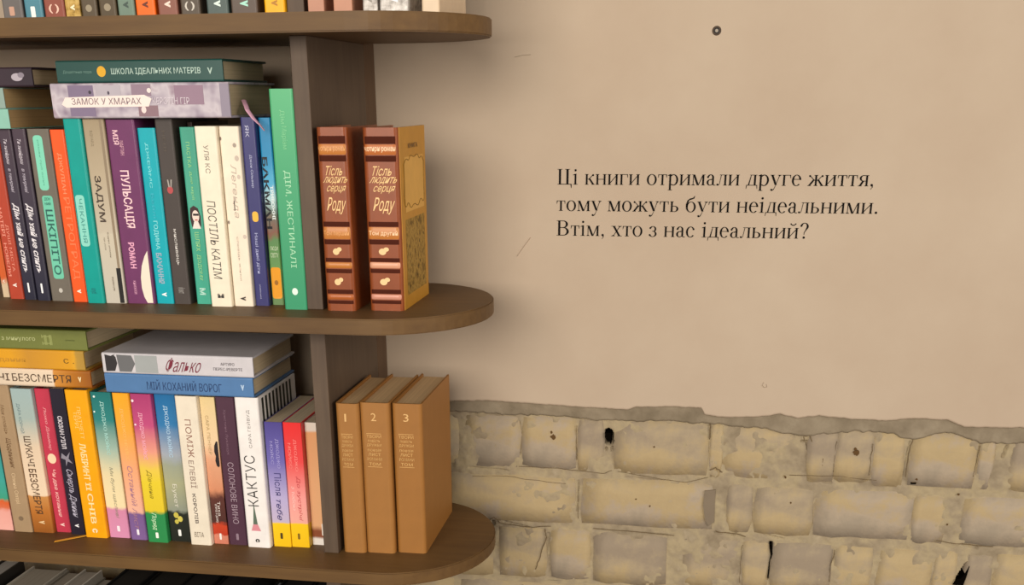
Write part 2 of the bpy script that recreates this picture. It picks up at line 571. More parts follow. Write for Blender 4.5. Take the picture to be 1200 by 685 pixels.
# fine cracks along and through the joints, their recess shade painted as brown tubes
for i, (pl, rr_) in enumerate((([(0.2129, 1.1685), (0.2136, 1.145), (0.2139, 1.1209)], 0.0006), ([(0.3884, 1.1790), (0.3881, 1.168), (0.3886, 1.1575)], 0.0010),
                             ([(0.4416, 1.0112), (0.4410, 0.985), (0.4423, 0.9545)], 0.0006), ([(0.2175, 1.0890), (0.2170, 1.062), (0.2180, 1.036)], 0.0006),
                             ([(0.5955, 1.1610), (0.5945, 1.142), (0.5950, 1.1180)], 0.0007), ([(0.6430, 1.1700), (0.6400, 1.150), (0.6405, 1.1180)], 0.0009),
                             ([(0.5500, 1.1620), (0.5490, 1.135), (0.5500, 1.1200)], 0.0005), ([(0.7250, 1.1640), (0.7235, 1.140), (0.7225, 1.1230)], 0.0007),
                             ([(0.5630, 1.0120), (0.5600, 0.990), (0.5605, 0.9650)], 0.0008), ([(0.1350, 1.1080), (0.1900, 1.1075), (0.2500, 1.1030), (0.2620, 1.1080)], 0.0007),
                             ([(0.2700, 1.1070), (0.3200, 1.1000), (0.3600, 1.0960), (0.3900, 1.1050)], 0.0006), ([(0.4950, 1.1130), (0.5500, 1.1150), (0.6050, 1.1120)], 0.0007),
                             ([(0.0700, 1.0900), (0.1200, 1.0930), (0.1500, 1.0890), (0.2000, 1.0860)], 0.0006), ([(0.1080, 1.0230), (0.1500, 1.0190), (0.1800, 1.0225)], 0.0009),
                             ([(0.2400, 1.0230), (0.3000, 1.0210), (0.3500, 1.0190)], 0.0008), ([(0.4050, 1.0280), (0.4300, 1.0270), (0.4450, 1.0235)], 0.0011),
                             ([(0.6900, 1.0330), (0.7200, 1.0300), (0.7600, 1.0290)], 0.0010), ([(0.1720, 1.0170), (0.1740, 1.005), (0.1650, 0.9750), (0.1590, 0.9560)], 0.0012),
                             ([(0.5100, 1.1600), (0.5080, 1.1670), (0.5150, 1.1690), (0.5190, 1.1600)], 0.0011), ([(0.5350, 1.1390), (0.5355, 1.1280)], 0.0012),
                             ([(0.6480, 1.1115), (0.6550, 1.1110)], 0.0014), ([(0.3920, 1.1150), (0.3990, 1.1190), (0.4080, 1.1130)], 0.0014),
                             ([(0.0920, 1.0270), (0.1000, 1.0310), (0.1060, 1.0270), (0.1080, 1.0230)], 0.0012))):
    R_ = random.Random(i)
    fine = []
    for a_, b_ in zip(pl, pl[1:]):
        for q_ in range(4):
            t_ = q_ / 4
            fine.append((a_[0] + (b_[0] - a_[0]) * t_ + R_.uniform(-0.0006, 0.0006), 0.0062 + R_.uniform(0, 0.0006), a_[1] + (b_[1] - a_[1]) * t_ + R_.uniform(-0.0006, 0.0006)))
    fine.append((pl[-1][0], 0.0064, pl[-1][1]))
    link('crack_shade', tube_mesh(fine, rr_ * 0.72, 5, 0.8), flat('#75634a', 0.95, 0.1, 0.1), wall)

# small marks in the plaster
plug = empty('screw', (0.366, WY, 1.6474), 'small dark screw in its wall plug high on the beige wall above the lettering', 'screw')
v, f = [], []
n = 20
for k in range(n):
    t = 2 * math.pi * k / n
    for rr, yy in ((0.0052, 0.0), (0.0046, -0.0009), (0.0034, -0.0009), (0.0030, 0.0)):
        v.append((rr * math.cos(t), yy, rr * math.sin(t)))
for k in range(n):
    for i in range(3):
        a, b = k * 4 + i, ((k + 1) % n) * 4 + i
        f.append((a, b, b + 1, a + 1))
link('plug_rim', mesh_py(v, f), flat('#4a3a2c', 0.7), plug)
link('screw_head', disc(0, 0, 0.0018, -0.0014, 0.0), flat('#8a7a66', 0.35), plug)
link('socket', disc(0, 0, 0.0031, -0.0003, 0.0), M_BLACK, plug)

for nm, pts, r, c in (('scratch', [(0.1302, 1.6222), (0.140, 1.6243), (0.1497, 1.6248)], 0.0007, '#a89c88'),
                      ('scratch', [(0.1334, 1.3898), (0.142, 1.402), (0.1508, 1.4132)], 0.0009, '#bda892'),
                      ('chip', [(0.4515, 1.2375), (0.4500, 1.2340), (0.4525, 1.2310), (0.4560, 1.2320), (0.4550, 1.2355)], 0.0007, '#9a8670')):
    link(nm, tube_mesh([(p[0], -0.0002, p[1]) for p in pts], r, 5, 0.35), flat(c, 0.9), wall)

# ------------------------------------------------------------------ serif lettering on the wall
GW = {'Ц': 722, 'і': 278, 'к': 486, 'н': 535, 'и': 535, 'г': 410, 'о': 500, 'т': 437, 'р': 500, 'м': 632, 'а': 444, 'л': 499, 'д': 509,
      'у': 500, 'е': 444, 'ж': 690, 'я': 456, ',': 250, 'б': 509, 'ь': 451, '.': 250, 'В': 667, 'х': 500, 'з': 397, 'с': 444, 'й': 535,
      '?': 444, ' ': 250}


def rect(x0, y0, x1, y1):
    return [(x0, y0), (x1, y0), (x1, y1), (x0, y1)]


def dg(xa, ya, xb, yb, w):
    """slanted stroke with flat ends, w measured along x"""
    return [(xa - w / 2, ya), (xa + w / 2, ya), (xb + w / 2, yb), (xb - w / 2, yb)]


def srf(x0, x1, y, up=True, h=20):
    """bracketed slab serif, x0..x1 the whole slab"""
    q = 16
    m = (x0 + x1) / 2
    s = 1 if up else -1
    return [[(x0, y), (x1, y), (x1, y + s * h), (x0, y + s * h)], [(m - 55, y + s * h), (m + 55, y + s * h), (m, y + s * (h + q + 25))]]


def arc(cx, cy, rx, ry, tx, ty, a0, a1, n=26):
    out = []
    for i in range(n):
        t0 = math.radians(a0 + (a1 - a0) * i / n)
        t1 = math.radians(a0 + (a1 - a0) * (i + 1) / n)
        out.append([(cx + rx * math.cos(t0), cy + ry * math.sin(t0)), (cx + rx * math.cos(t1), cy + ry * math.sin(t1)),
                    (cx + (rx - tx) * math.cos(t1), cy + (ry - ty) * math.sin(t1)), (cx + (rx - tx) * math.cos(t0), cy + (ry - ty) * math.sin(t0))])
    return out


def ball(x, y, r=38):
    return [(x + r * math.cos(2 * math.pi * k / 12), y + r * math.sin(2 * math.pi * k / 12)) for k in range(12)]


def leg(x, y0, y1, w=80, bot=True, top=True, e=42):
    p = [rect(x, y0, x + w, y1)]
    if bot:
        p += srf(x - e, x + w + e, y0)
    if top:
        p += srf(x - e, x + w + e, y1, False)
    return p


def glyph(c):
    X = 450
    if c == 'Ц':
        return leg(112, 0, 662, 98, e=62) + leg(452, 0, 662, 98, e=62) + [rect(112, 0, 640, 30), [(618, 30), (690, 30), (690, -150), (668, -150), (640, -10), (618, 0)]]
    if c == 'і':
        return [rect(98, 0, 178, X)] + srf(30, 246, 0) + [[(98, X), (98, 400), (25, 400), (25, 420), (178, 470), (178, X)], ball(138, 610, 50)]
    if c == 'к':
        return leg(78, 0, X, 80) + [dg(185, 215, 385, 410, 42), ball(398, 408, 42), dg(235, 260, 405, 20, 92)] + srf(330, 484, 0)
    if c == 'н':
        return leg(68, 0, X) + leg(387, 0, X) + [rect(140, 218, 395, 246)]
    if c in 'ий':
        p = leg(68, 0, X) + leg(387, 0, X) + [[(140, 55), (140, 100), (395, 395), (395, 350)]]
        if c == 'й':
            p += arc(267, 640, 110, 100, 22, 45, 190, 350, 14) + [ball(168, 620, 30), ball(366, 620, 30)]
        return p
    if c == 'г':
        return leg(68, 0, X) + [rect(68, 425, 385, X), [(365, X), (388, X), (392, 310), (374, 310), (350, 425)]]
    if c == 'о':
        return arc(250, 225, 218, 238, 84, 26, 0, 360)
    if c == 'т':
        return [rect(178, 0, 258, X)] + srf(130, 306, 0) + [rect(28, 425, 409, X), [(28, X), (50, X), (68, 425), (42, 312), (24, 312)],
                                                           [(409, X), (387, X), (369, 425), (395, 312), (413, 312)]]
    if c == 'р':
        return [rect(78, -217, 158, X)] + srf(30, 222, -217) + [[(78, X), (78, 395), (12, 400), (12, 420), (158, 472), (158, X)]] + \
            arc(262, 222, 206, 238, 84, 34, -125, 132)
    if c == 'м':
        return [rect(78, 0, 106, X)] + srf(20, 170, 0) + [rect(482, 0, 562, X)] + srf(440, 606, 0) + \
            [rect(22, 430, 120, X), rect(500, 430, 606, X), dg(115, X, 300, 0, 92), dg(505, X, 318, 0, 34)]
    if c == 'а':
        return arc(190, 122, 150, 132, 82, 28, 60, 300) + [rect(272, 50, 350, 330), [(190, 254), (280, 280), (280, 250), (200, 226)]] + \
            arc(205, 330, 145, 130, 80, 30, 0, 160) + [ball(92, 345, 42)] + arc(385, 70, 112, 78, 60, 30, 180, 300) + \
            [[(180, -8), (285, 70), (285, 30), (200, -8)]]
    if c == 'л':
        return leg(357, 0, X, 80, top=False) + [rect(150, 428, 480, X), [(205, 440), (232, 440), (165, 60), (120, 0), (95, 0), (140, 60)], ball(68, 32, 44)]
    if c == 'д':
        return [rect(342, 20, 424, X), rect(170, 428, 468, X), [(205, 440), (232, 440), (150, 25), (92, 25)], rect(22, 0, 492, 28),
                [(22, 28), (60, 28), (30, -140), (12, -140)], [(492, 28), (454, 28), (480, -140), (500, -140)]]
    if c == 'у':
        return [dg(95, X, 270, 30, 94), [(400, X), (430, X), (258, -30), (215, -130), (170, -185), (205, -95), (245, -10)], ball(100, -172, 44),
                [(90, -215), (130, -218), (185, -180), (215, -130), (190, -110), (150, -170)]] + srf(14, 200, X, False) + srf(340, 486, X, False)
    if c == 'е':
        return arc(225, 225, 198, 238, 84, 28, 5, 318) + [rect(60, 255, 412, 283), ball(396, 262, 22)]
    if c == 'ж':
        return leg(305, 0, X, 80) + [dg(400, 215, 590, 410, 42), ball(606, 408, 42), dg(430, 260, 610, 20, 90), dg(290, 215, 100, 410, 42),
                                     ball(84, 408, 42), dg(260, 260, 80, 20, 90)] + srf(540, 688, 0) + srf(4, 150, 0)
    if c == 'я':
        return leg(320, 0, X, 80) + arc(225, 325, 168, 128, 82, 26, 70, 290) + [rect(215, 424, 330, X), rect(215, 197, 330, 222), dg(215, 215, 95, 15, 92)] + srf(10, 170, 0)
    if c == ',':
        return [ball(125, 45, 52), [(128, 0), (178, 40), (170, -50), (95, -138), (85, -120), (140, -55)]]
    if c == '.':
        return [ball(125, 45, 54)]
    if c == 'ь':
        return leg(78, 0, X) + arc(235, 130, 178, 132, 82, 26, -90, 90) + [rect(140, 0, 240, 26), rect(140, 236, 240, 262)]
    if c == 'б':
        return arc(255, 218, 218, 232, 84, 26, 0, 360) + [[(37, 218), (37, 330), (90, 490), (190, 575), (330, 610), (400, 690), (425, 690), (390, 580), (300, 545), (180, 505), (115, 400), (100, 300), (120, 218)]]
    if c == 'В':
        return leg(112, 0, 662, 98, e=70) + arc(340, 500, 215, 162, 98, 30, -90, 90) + arc(350, 182, 250, 182, 104, 32, -90, 90) + \
            [rect(200, 632, 345, 662), rect(200, 334, 355, 366), rect(200, 0, 355, 32)]
    if c == 'х':
        return [dg(115, X, 385, 0, 96), dg(400, X, 100, 0, 34)] + srf(10, 215, X, False) + srf(300, 480, X, False) + srf(10, 180, 0) + srf(280, 490, 0)
    if c == 'з':
        return arc(185, 335, 150, 126, 76, 26, -80, 150) + [ball(68, 375, 40)] + arc(180, 122, 175, 134, 80, 26, -150, 85) + [ball(52, 75, 42), rect(150, 226, 220, 250)]
    if c == 'с':
        return arc(225, 225, 198, 238, 84, 28, 42, 322) + [ball(352, 345, 42)]
    if c == '?':
        return arc(215, 520, 175, 158, 84, 28, -60, 165) + [ball(78, 545, 44), [(290, 420), (320, 380), (235, 260), (232, 165), (206, 165), (206, 270)], ball(219, 48, 52)]
    return []


lettering = empty('wall_lettering', (0.1824, WY, 1.4163), 'three lines of black serif lettering on the beige wall beside the bookshelf', 'lettering')
for txt, x, z, x_end in (('Ці книги отримали друге життя,', 0.1824, 1.4772, 0.5600), ('тому можуть бути неідеальними.', 0.1826, 1.4459, 0.5684),
                         ('Втім, хто з нас ідеальний?', 0.1824, 1.4161, 0.4906)):
    tot = sum(GW[c] for c in txt)
    k = (x_end - x) / tot
    v, f = [], []
    cx = 0
    for c in txt:
        for poly in glyph(c):
            b = len(v)
            for (px, py) in poly:
                v.append(((cx + px) * k, 0, py * k))
            f.append(tuple(range(b, b + len(poly))))
        cx += GW[c]
    me = mesh_py(v, f)
    o = link('text_line', me, flat('#0c0806', 0.7, 0.0, 0.1), lettering)
    o.location = (x - 0.1824, -0.0004, z - 1.4163)

# ------------------------------------------------------------------ the bookshelf
Z1T, Z1B, Z2T, Z2B, Z3T, Z3B = 1.6553, 1.6372, 1.3616, 1.3447, 1.0719, 1.0558
XL = -1.02
shelf = empty('bookshelf', (-0.4, 0.13, 0), 'dark brown wooden wall bookshelf with rounded overhanging shelf ends', 'bookshelf')


def place(o):
    o.location = (0.4, -0.13, 0)
    return o


def board(z0, z1):
    D, xc, a, b = 0.255, 0.0129, 0.1186, 0.1275
    out = [(XL, 0.0)]
    for i in range(33):
        t = -math.pi / 2 + math.pi * i / 32
        out.append((xc + a * math.cos(t), b + b * math.sin(t)))
    out.append((XL, D))
    me = prism(out, z0, z1)
    bm = bmesh.new()
    bm.from_mesh(me)
    ed = [e for e in bm.edges if abs(e.verts[0].co.z - e.verts[1].co.z) < 1e-6 and not (e.verts[0].co.x < XL + 1e-4 and e.verts[1].co.x < XL + 1e-4)
          and len(e.link_faces) == 2]
    bmesh.ops.bevel(bm, geom=ed, offset=0.0013, segments=2, affect='EDGES')
    bm.to_mesh(me)
    bm.free()
    o = link('shelf_board', me, [M_SHELF, M_EDGE_HILITE], shelf)
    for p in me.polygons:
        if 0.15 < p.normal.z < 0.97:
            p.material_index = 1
    return place(o)


LEV = [(Z1B, Z1T), (Z2B, Z2T), (Z3B, Z3T), (0.764, 0.780), (0.472, 0.488), (0.180, 0.196), (1.931, 1.948)]
for a, b in LEV:
    board(a, b)
spans = [(Z1T, 1.931), (Z2T, Z1B), (Z3T, Z2B), (0.780, Z3B), (0.488, 0.764), (0.196, 0.472), (0.0, 0.180)]
for a, b in spans:
    place(link('upright', box_mesh(-0.0610, 0.0499, a, -0.0430, 0.2545, b, bevel=0.0009), M_UPR, shelf))
    place(link('upright', box_mesh(XL, 0.0499, a, XL + 0.018, 0.2545, b, bevel=0.0009), M_UPR, shelf))
place(link('wall_batten', box_mesh(-0.0610, 0.2555, 0.0, -0.0430, 0.2992, 1.948, bevel=0.001), wood('#5d4532', '#745840', stretch=(40, 40, 3)), shelf))
place(link('wall_batten', box_mesh(XL, 0.2555, 0.0, XL + 0.018, 0.2992, 1.948, bevel=0.001), M_UPR, shelf))

# ------------------------------------------------------------------ books


def text_mesh(s, bold=0.0, res=2):
    cu = bpy.data.curves.new('t', 'FONT')
    cu.body = s
    cu.size = 1.0
    cu.resolution_u = res
    cu.offset = bold
    cu.fill_mode = 'FRONT'
    ob = bpy.data.objects.new('t', cu)
    COL.objects.link(ob)
    bpy.context.view_layer.update()
    me = bpy.data.meshes.new_from_object(ob.evaluated_get(bpy.context.evaluated_depsgraph_get()))
    bpy.data.objects.remove(ob)
    bpy.data.curves.remove(cu)
    co = [tuple(v.co) for v in me.vertices]
    fc = [tuple(p.vertices) for p in me.polygons if p.area > 1e-7]
    bpy.data.meshes.remove(me)
    bm = bmesh.new()
    vs = [bm.verts.new(c) for c in co]
    for q in fc:
        try:
            bm.faces.new([vs[i] for i in q])
        except ValueError:
            pass
    bmesh.ops.remove_doubles(bm, verts=bm.verts[:], dist=1e-5)
    for fa in bm.faces:
        fa.normal_update()
        if fa.normal.z < 0:
            fa.normal_flip()
    bmesh.ops.delete(bm, geom=[v for v in bm.verts if not v.link_faces], context='VERTS')
    # overlapping strokes of a letter: lift each triangle a hair differently so no two are coplanar
    bmesh.ops.split_edges(bm, edges=bm.edges[:])
    bm.faces.ensure_lookup_table()
    for i, fa in enumerate(bm.faces):
        for v in fa.verts:
            v.co.z = (i % 9) * 0.002
    me = bpy.data.meshes.new('text')
    bm.to_mesh(me)
    bm.free()
    return me


def spine_y(x, w, r):
    e = min(x, w - x)
    if e >= r:
        return 0.0
    e = max(e, 0)
    return r - math.sqrt(max(0, r * r - (r - e) ** 2))


def T(s, t0, t1, u0, u1, col='#f0e6d8', rev=0, shear=0.0, bold=0.012, name='title', rough=0.45):
    return ('T', s, t0, t1, u0, u1, col, rev, shear, bold, name, rough)


def Rr(t0, t1, u0, u1, col, name='label_panel', rad=0.0):
    return ('R', t0, t1, u0, u1, col, name, rad)


def El(tc, uc, rt, ru, col, name='emblem'):
    return ('E', tc, uc, rt, ru, col, name)


def Po(pts, col, name='printed_shape', off=0.00022):
    return ('P', pts, col, name, off)


def Bd(t0, t1, col, proud=0.0009):
    return ('B', t0, t1, col, proud)


def cover_mesh(w, h, d, t, r):
    o = []
    n = 5
    o.append((0, d))
    for i in range(n + 1):
        a = math.pi + math.pi / 2 * i / n
        o.append((r + r * math.cos(a), r + r * math.sin(a)))
    for i in range(n + 1):
        a = 1.5 * math.pi + math.pi / 2 * i / n
        o.append((w - r + r * math.cos(a), r + r * math.sin(a)))
    o += [(w, d), (w - t, d), (w - t, max(t, r * 0.5)), (t, max(t, r * 0.5)), (t, d)]
    m = len(o)
    v = [(p[0], p[1], 0) for p in o] + [(p[0], p[1], h) for p in o]
    f = [(i, (i + 1) % m, m + (i + 1) % m, m + i) for i in range(m)]
    # caps: left board, spine, right board
    k = n + 1
    L = m
    i_tl, i_il, i_ir, i_tr = m - 1, m - 2, m - 3, m - 4
    e = 1 + 2 * (n + 1)      # index of (w,d)
    for base, flip in ((0, False), (L, True)):
        caps = [[0, 1, i_il, i_tl], list(range(1, e)) + [i_ir, i_il], [e - 1, e, i_tr, i_ir]]
        for c in caps:
            c = [base + q for q in c]
            f.append(tuple(c if flip else reversed(c)))
    me = mesh_py(v, f)
    fix_normals(me)
    return me


def add_deco(parent, dc, w, h, r, sd=0):
    k = dc[0]
    lay = 0.00016 + sd * 0.00004
    if k == 'T':
        _, s, t0, t1, u0, u1, col, rev, shear, bold, name, rough = dc
        me = text_mesh(s, bold)
        xs = [v.co.x for v in me.vertices]
        ys = [v.co.y for v in me.vertices]
        if not xs:
            return
        X0, X1, Y0, Y1 = min(xs), max(xs), min(ys), max(ys)
        Lh = (t1 - t0) * h
        for v in me.vertices:
            a = (v.co.x - X0) / (X1 - X0)
            b = (v.co.y - Y0) / (Y1 - Y0)
            a = (a + shear * b * (u1 - u0) * w / Lh) / (1 + abs(shear) * (u1 - u0) * w / Lh)
            if rev:
                x = (u1 - (u1 - u0) * b) * w
                z = h * (1 - t1) + a * Lh
            else:
                x = (u0 + (u1 - u0) * b) * w
                z = h * (1 - t0) - a * Lh
            v.co = (x, spine_y(x, w, r) - lay - 0.0001 - v.co.z * 0.003, z)
        link(name, me, flat(col, rough, 0.0), parent)
    elif k == 'H':       # text upright across the spine
        _, s, t0, t1, u0, u1, col, shear, bold, name = dc
        me = text_mesh(s, bold)
        xs = [v.co.x for v in me.vertices]
        ys = [v.co.y for v in me.vertices]
        X0, X1, Y0, Y1 = min(xs), max(xs), min(ys), max(ys)
        for v in me.vertices:
            b = (v.co.y - Y0) / (Y1 - Y0)
            a = (v.co.x - X0) / (X1 - X0)
            x = (u0 + (u1 - u0) * (a + shear * (b - 0.5))) * w
            z = h * (1 - t1 + (t1 - t0) * b)
            v.co = (x, spine_y(x, w, r) - 0.0014 - v.co.z * 0.003 if name == 'band_text' else spine_y(x, w, r) - lay - 0.0001 - v.co.z * 0.003, z)
        link(name, me, flat(col, 0.4, 0.0), parent)
    elif k == 'R':
        _, t0, t1, u0, u1, col, name, rad = dc
        x0, x1, z0, z1 = u0 * w, u1 * w, h * (1 - t1), h * (1 - t0)
        q = min(rad, (x1 - x0) / 2, (z1 - z0) / 2)
        pts = []
        for cx, cz, a0 in ((x1 - q, z1 - q, 0), (x0 + q, z1 - q, 90), (x0 + q, z0 + q, 180), (x1 - q, z0 + q, 270)):
            for i in range(6 if q else 1):
                a = math.radians(a0 + 18 * i)
                pts.append((cx + q * math.cos(a), cz + q * math.sin(a)))
        v = [(p[0], spine_y(p[0], w, r) - lay, p[1]) for p in pts]
        link(name, mesh_py(v, [tuple(range(len(v)))]), flat(col, 0.45, 0.03), parent)
    elif k == 'E':
        _, tc, uc, rt, ru, col, name = dc
        v = []
        for i in range(20):
            a = 2 * math.pi * i / 20
            x = (uc + ru * math.cos(a)) * w
            v.append((x, spine_y(x, w, r) - lay, h * (1 - tc) + rt * h * math.sin(a)))
        link(name, mesh_py(v, [tuple(range(20))]), flat(col, 0.45, 0.02), parent)
    elif k == 'P':
        _, pts, col, name, off = dc
        v = [(u * w, spine_y(u * w, w, r) - lay, h * (1 - t)) for u, t in pts]
        link(name, mesh_py(v, [tuple(range(len(v)))]), flat(col, 0.5, 0.02), parent)
    elif k == 'B':
        _, t0, t1, col, pr = dc
        v, f = [], []
        n = 14
        z0, z1 = h * (1 - t1), h * (1 - t0)
        prof = [(z0, 0.0), (z0 + (z1 - z0) * 0.2, pr * 0.8), (z0 + (z1 - z0) * 0.5, pr), (z0 + (z1 - z0) * 0.8, pr * 0.8), (z1, 0.0)]
        for i in range(n + 1):
            x = w * i / n
            for z, p in prof:
                v.append((x, spine_y(x, w, r) - 0.00015 - p * (1 if 0 < i < n else 0), z))
        for i in range(n):
            for j in range(4):
                a = i * 5 + j
                f.append((a, a + 5, a + 6, a + 1))
        me = mesh_py(v, f)
        for p in me.polygons:
            p.use_smooth = True
        link('raised_band', me, flat(col, 0.35 if pr > 0.0005 else 0.8, 0.05, 0.4 if pr > 0.0005 else 0.1), parent)


def Ht(s, t0, t1, u0, u1, col, shear=0.0, bold=0.01, name='title'):
    return ('H', s, t0, t1, u0, u1, col, shear, bold, name)


def book(label, group, x, y, z, w, h, d, mat, decos=(), flatlie=False, hard=True, r=None, page='#cdb896', cat='book', name='book', rotz=0.0, cover_label=None):
    """upright book: x,y,z is the lower left corner of its spine; lying book: x is its right-hand (tail) end"""
    rot = (0, -math.pi / 2, 0) if flatlie else (0, 0, rotz)
    root = empty(name, (x, y, z), label, cat, group, rot)
    t = 0.0022 if hard else 0.0008
    if r is None:
        r = 0.0022 if hard else 0.0010
    oh = 0.003 if hard else 0.0004
    link('cover', cover_mesh(w, h, d, t, r), mat, root)
    yy = max(t, r * 0.5) + 0.0002
    link('pages', box_mesh(t + 0.0002, yy, oh, w - t - 0.0002, d - oh, h - oh), paper(page), root)
    for i, dc in enumerate(decos):
        add_deco(root, dc, w, h, r, i)
    return root


B={'b1':(-0.4479,0.0801,0.0083,0.1861),
   'b2':(-0.4331,0.0707,0.0181,0.1872),
   'b3':(-0.4124,0.0673,0.0153,0.1872),
   'b4':(-0.3941,0.0640,0.0163,0.1873),
   'b5':(-0.3759,0.0642,0.0269,0.1872),
   'b6':(-0.3471,0.0617,0.0176,0.1864),
   'b7':(-0.3264,0.0561,0.0207,0.1977),
   'b8':(-0.3053,0.0588,0.0250,0.1972),
   'b9':(-0.2793,0.0605,0.0335,0.1966),
   'b10':(-0.2454,0.0642,0.0207,0.1878),
   'b11':(-0.2243,0.0642,0.0202,0.1968),
   'b13':(-0.1984,0.0676,0.0175,0.1885),
   'b14':(-0.1752,0.0545,0.0244,0.1896),
   'b15':(-0.1501,0.0600,0.0223,0.1894),
   'b16':(-0.1274,0.0658,0.0164,0.1981),
   'b17':(-0.1106,0.0735,0.0139,0.1975),
   'b18':(-0.0864,0.0477,0.0256,0.2257),
   'v1':(-0.0380,0.0469,0.0330,0.1885),
   'v2':(0.0094,0.0538,0.0376,0.1878),
   'c1':(-0.4963,0.0585,0.0228,0.1925),
   'c2':(-0.4711,0.0561,0.0250,0.1898),
   'c3':(-0.4457,0.0578,0.0278,0.1850),
   'c4':(-0.4175,0.0632,0.0203,0.1845),
   'c5':(-0.3938,0.0580,0.0187,0.1867),
   'c6':(-0.3710,0.0522,0.0289,0.1874),
   'c7':(-0.3413,0.0568,0.0271,0.1848),
   'c8':(-0.3118,0.0538,0.0223,0.1855),
   'c9':(-0.2865,0.0496,0.0260,0.1865),
   'c10':(-0.2601,0.0564,0.0266,0.1867),
   'c11':(-0.2308,0.0500,0.0268,0.1858),
   'c12':(-0.2036,0.0573,0.0185,0.1838),
   'c13':(-0.1841,0.0572,0.0232,0.1847),
   'c14':(-0.1589,0.0533,0.0290,0.1862),
   'c15':(-0.1278,0.0604,0.0219,0.1562),
   'c16':(-0.1055,0.0620,0.0223,0.1561),
   'c17':(-0.0828,0.0727,0.0176,0.1539),
   'n1':(-0.0384,0.0559,0.0274,0.1829),
   'n2':(-0.0109,0.0595,0.0349,0.1841),
   'n3':(0.0255,0.0653,0.0352,0.1829),
   't1':(-0.3701,0.0450,0.0228,0),
   't2':(-0.3450,0.0450,0.0203,0),
   't3':(-0.3228,0.0450,0.0230,0),
   't4':(-0.2988,0.0450,0.0162,0),
   't5':(-0.2814,0.0450,0.0176,0),
   't6':(-0.2614,0.0450,0.0189,0),
   't7':(-0.2408,0.0450,0.0183,0),
   't8':(-0.2210,0.0450,0.0210,0),
   't9':(-0.1968,0.0450,0.0213,0),
   't10':(-0.1724,0.0450,0.0211,0),
   't11':(-0.1443,0.0450,0.0232,0),
   't12':(-0.1183,0.0450,0.0280,0),
   't13':(-0.0831,0.0450,0.0215,0),
   't15':(-0.0374,0.0450,0.0168,0),
   't16':(-0.0109,0.0450,0.0193,0),
   't17':(0.0190,0.0450,0.0148,0),
   't18':(0.0364,0.0450,0.0285,0),
   't20':(0.0787,0.0450,0.0179,0)}

MID = 'books standing on the middle shelf'
LOW = 'books standing on the lower shelf'
TOP = 'books standing on the top shelf'


def std(key, zt, label, grp, mat, decos, d=0.125, h=None, **kw):
    x, y, w, hh = B[key]
    return book(label, grp, x, y, zt, w, h or hh, d, mat, decos, **kw)


W_ = '#efe6da'
MK = lambda c, t=0.955, s=0.0: T('v', t - 0.012, t + 0.012, 0.36, 0.64, c, name='publisher_mark', bold=0.04)
BAR = lambda c, t0=0.925, t1=0.97: Rr(t0, t1, 0.43, 0.57, c, 'publisher_mark', 0.001)

# middle shelf, left to right
std('b1', Z2T, 'thin orange red book at the left edge of the middle shelf, cream foot', MID, grad([(0, '#b8402a'), (0.55, '#bd4528'), (0.62, '#d8622a'), (0.88, '#d8622a'), (0.92, '#dcc2a0'), (1, '#dcc2a0')]),
    [T('ІРЕН РОЗДОБУДЬКО', 0.3, 0.62, 0.3, 0.75, '#f0a088'), MK('#f6dccb', 0.9)], hard=False)
std('b2', Z2T, 'brick red book with salmon lettering, left of the twin dark violet books', MID, flat('#b4432c', 0.4),
    [T('МАТЕРІ', 0.45, 0.62, 0.2, 0.42, '#f09a84'), T('ДУШІ МІСТА', 0.55, 0.83, 0.5, 0.72, '#f09a84', bold=0), T('НОВЕЛИ', 0.66, 0.86, 0.2, 0.4, '#f09a84'), MK('#f6e6db', 0.915)])
for k, lb in (('b3', 'left one of two identical dark violet books with silver script lettering'), ('b4', 'right one of two identical dark violet books with silver script lettering')):
    std(k, Z2T, lb, MID, grad([(0, '#4a3b46'), (0.5, '#3c3442'), (1, '#262638')]),
        [T('Ти знайдеш', 0.05, 0.2, 0.3, 0.62, '#c9bfc8', shear=0.3, name='author_name'), T('в темряві', 0.22, 0.36, 0.3, 0.62, '#b9afbc', shear=0.3, name='author_name'),
         T('Дім хай не спить', 0.42, 0.84, 0.22, 0.75, '#e6e0e4', shear=0.4, bold=0.03), BAR('#f4f4f6', 0.895, 0.955)], hard=False, r=0.002)
std('b5', Z2T, 'grey book with two mint green rounded label panels on its spine', MID, flat('#6e665b', 0.5),
    [Rr(0.035, 0.345, 0.24, 0.66, '#7fd3b6', rad=0.004), Rr(0.375, 0.865, 0.26, 0.74, '#6fc6a8', rad=0.003),
     T('роман про осінь', 0.06, 0.32, 0.40, 0.5, '#5fae95', name='author_name', bold=0), Ht('ДОН', 0.385, 0.405, 0.36, 0.62, '#2f6b60'), Ht('НИЙ', 0.41, 0.43, 0.36, 0.62, '#2f6b60'),
     T('ШКІПІТО', 0.455, 0.84, 0.34, 0.66, '#2b5f58'), El(0.935, 0.5, 0.014, 0.09, '#c6c0b6', 'publisher_mark')])
std('b6', Z2T, 'bright orange book with pale orange lettering, between grey and teal books', MID, flat('#ff5c22', 0.35),
    [T('ДЖУЛІАН', 0.13, 0.36, 0.32, 0.62, '#ff9468', name='author_name'), T('РЕТРОГРАД', 0.38, 0.86, 0.25, 0.75, '#ff8050', bold=0.0), MK('#fff0e0', 0.935)])
std('b7', Z2T, 'teal book with a pale aqua scalloped label halfway down its spine', MID, flat('#009a90', 0.35),
    [Rr(0.40, 0.68, 0.12, 0.64, '#8cd6c6', rad=0.0035), T('ЧЕКАННЯ', 0.42, 0.66, 0.28, 0.5, '#3f8f88', bold=0), T('клуб', 0.915, 0.945, 0.25, 0.65, '#0a6f70', name='publisher_mark')])
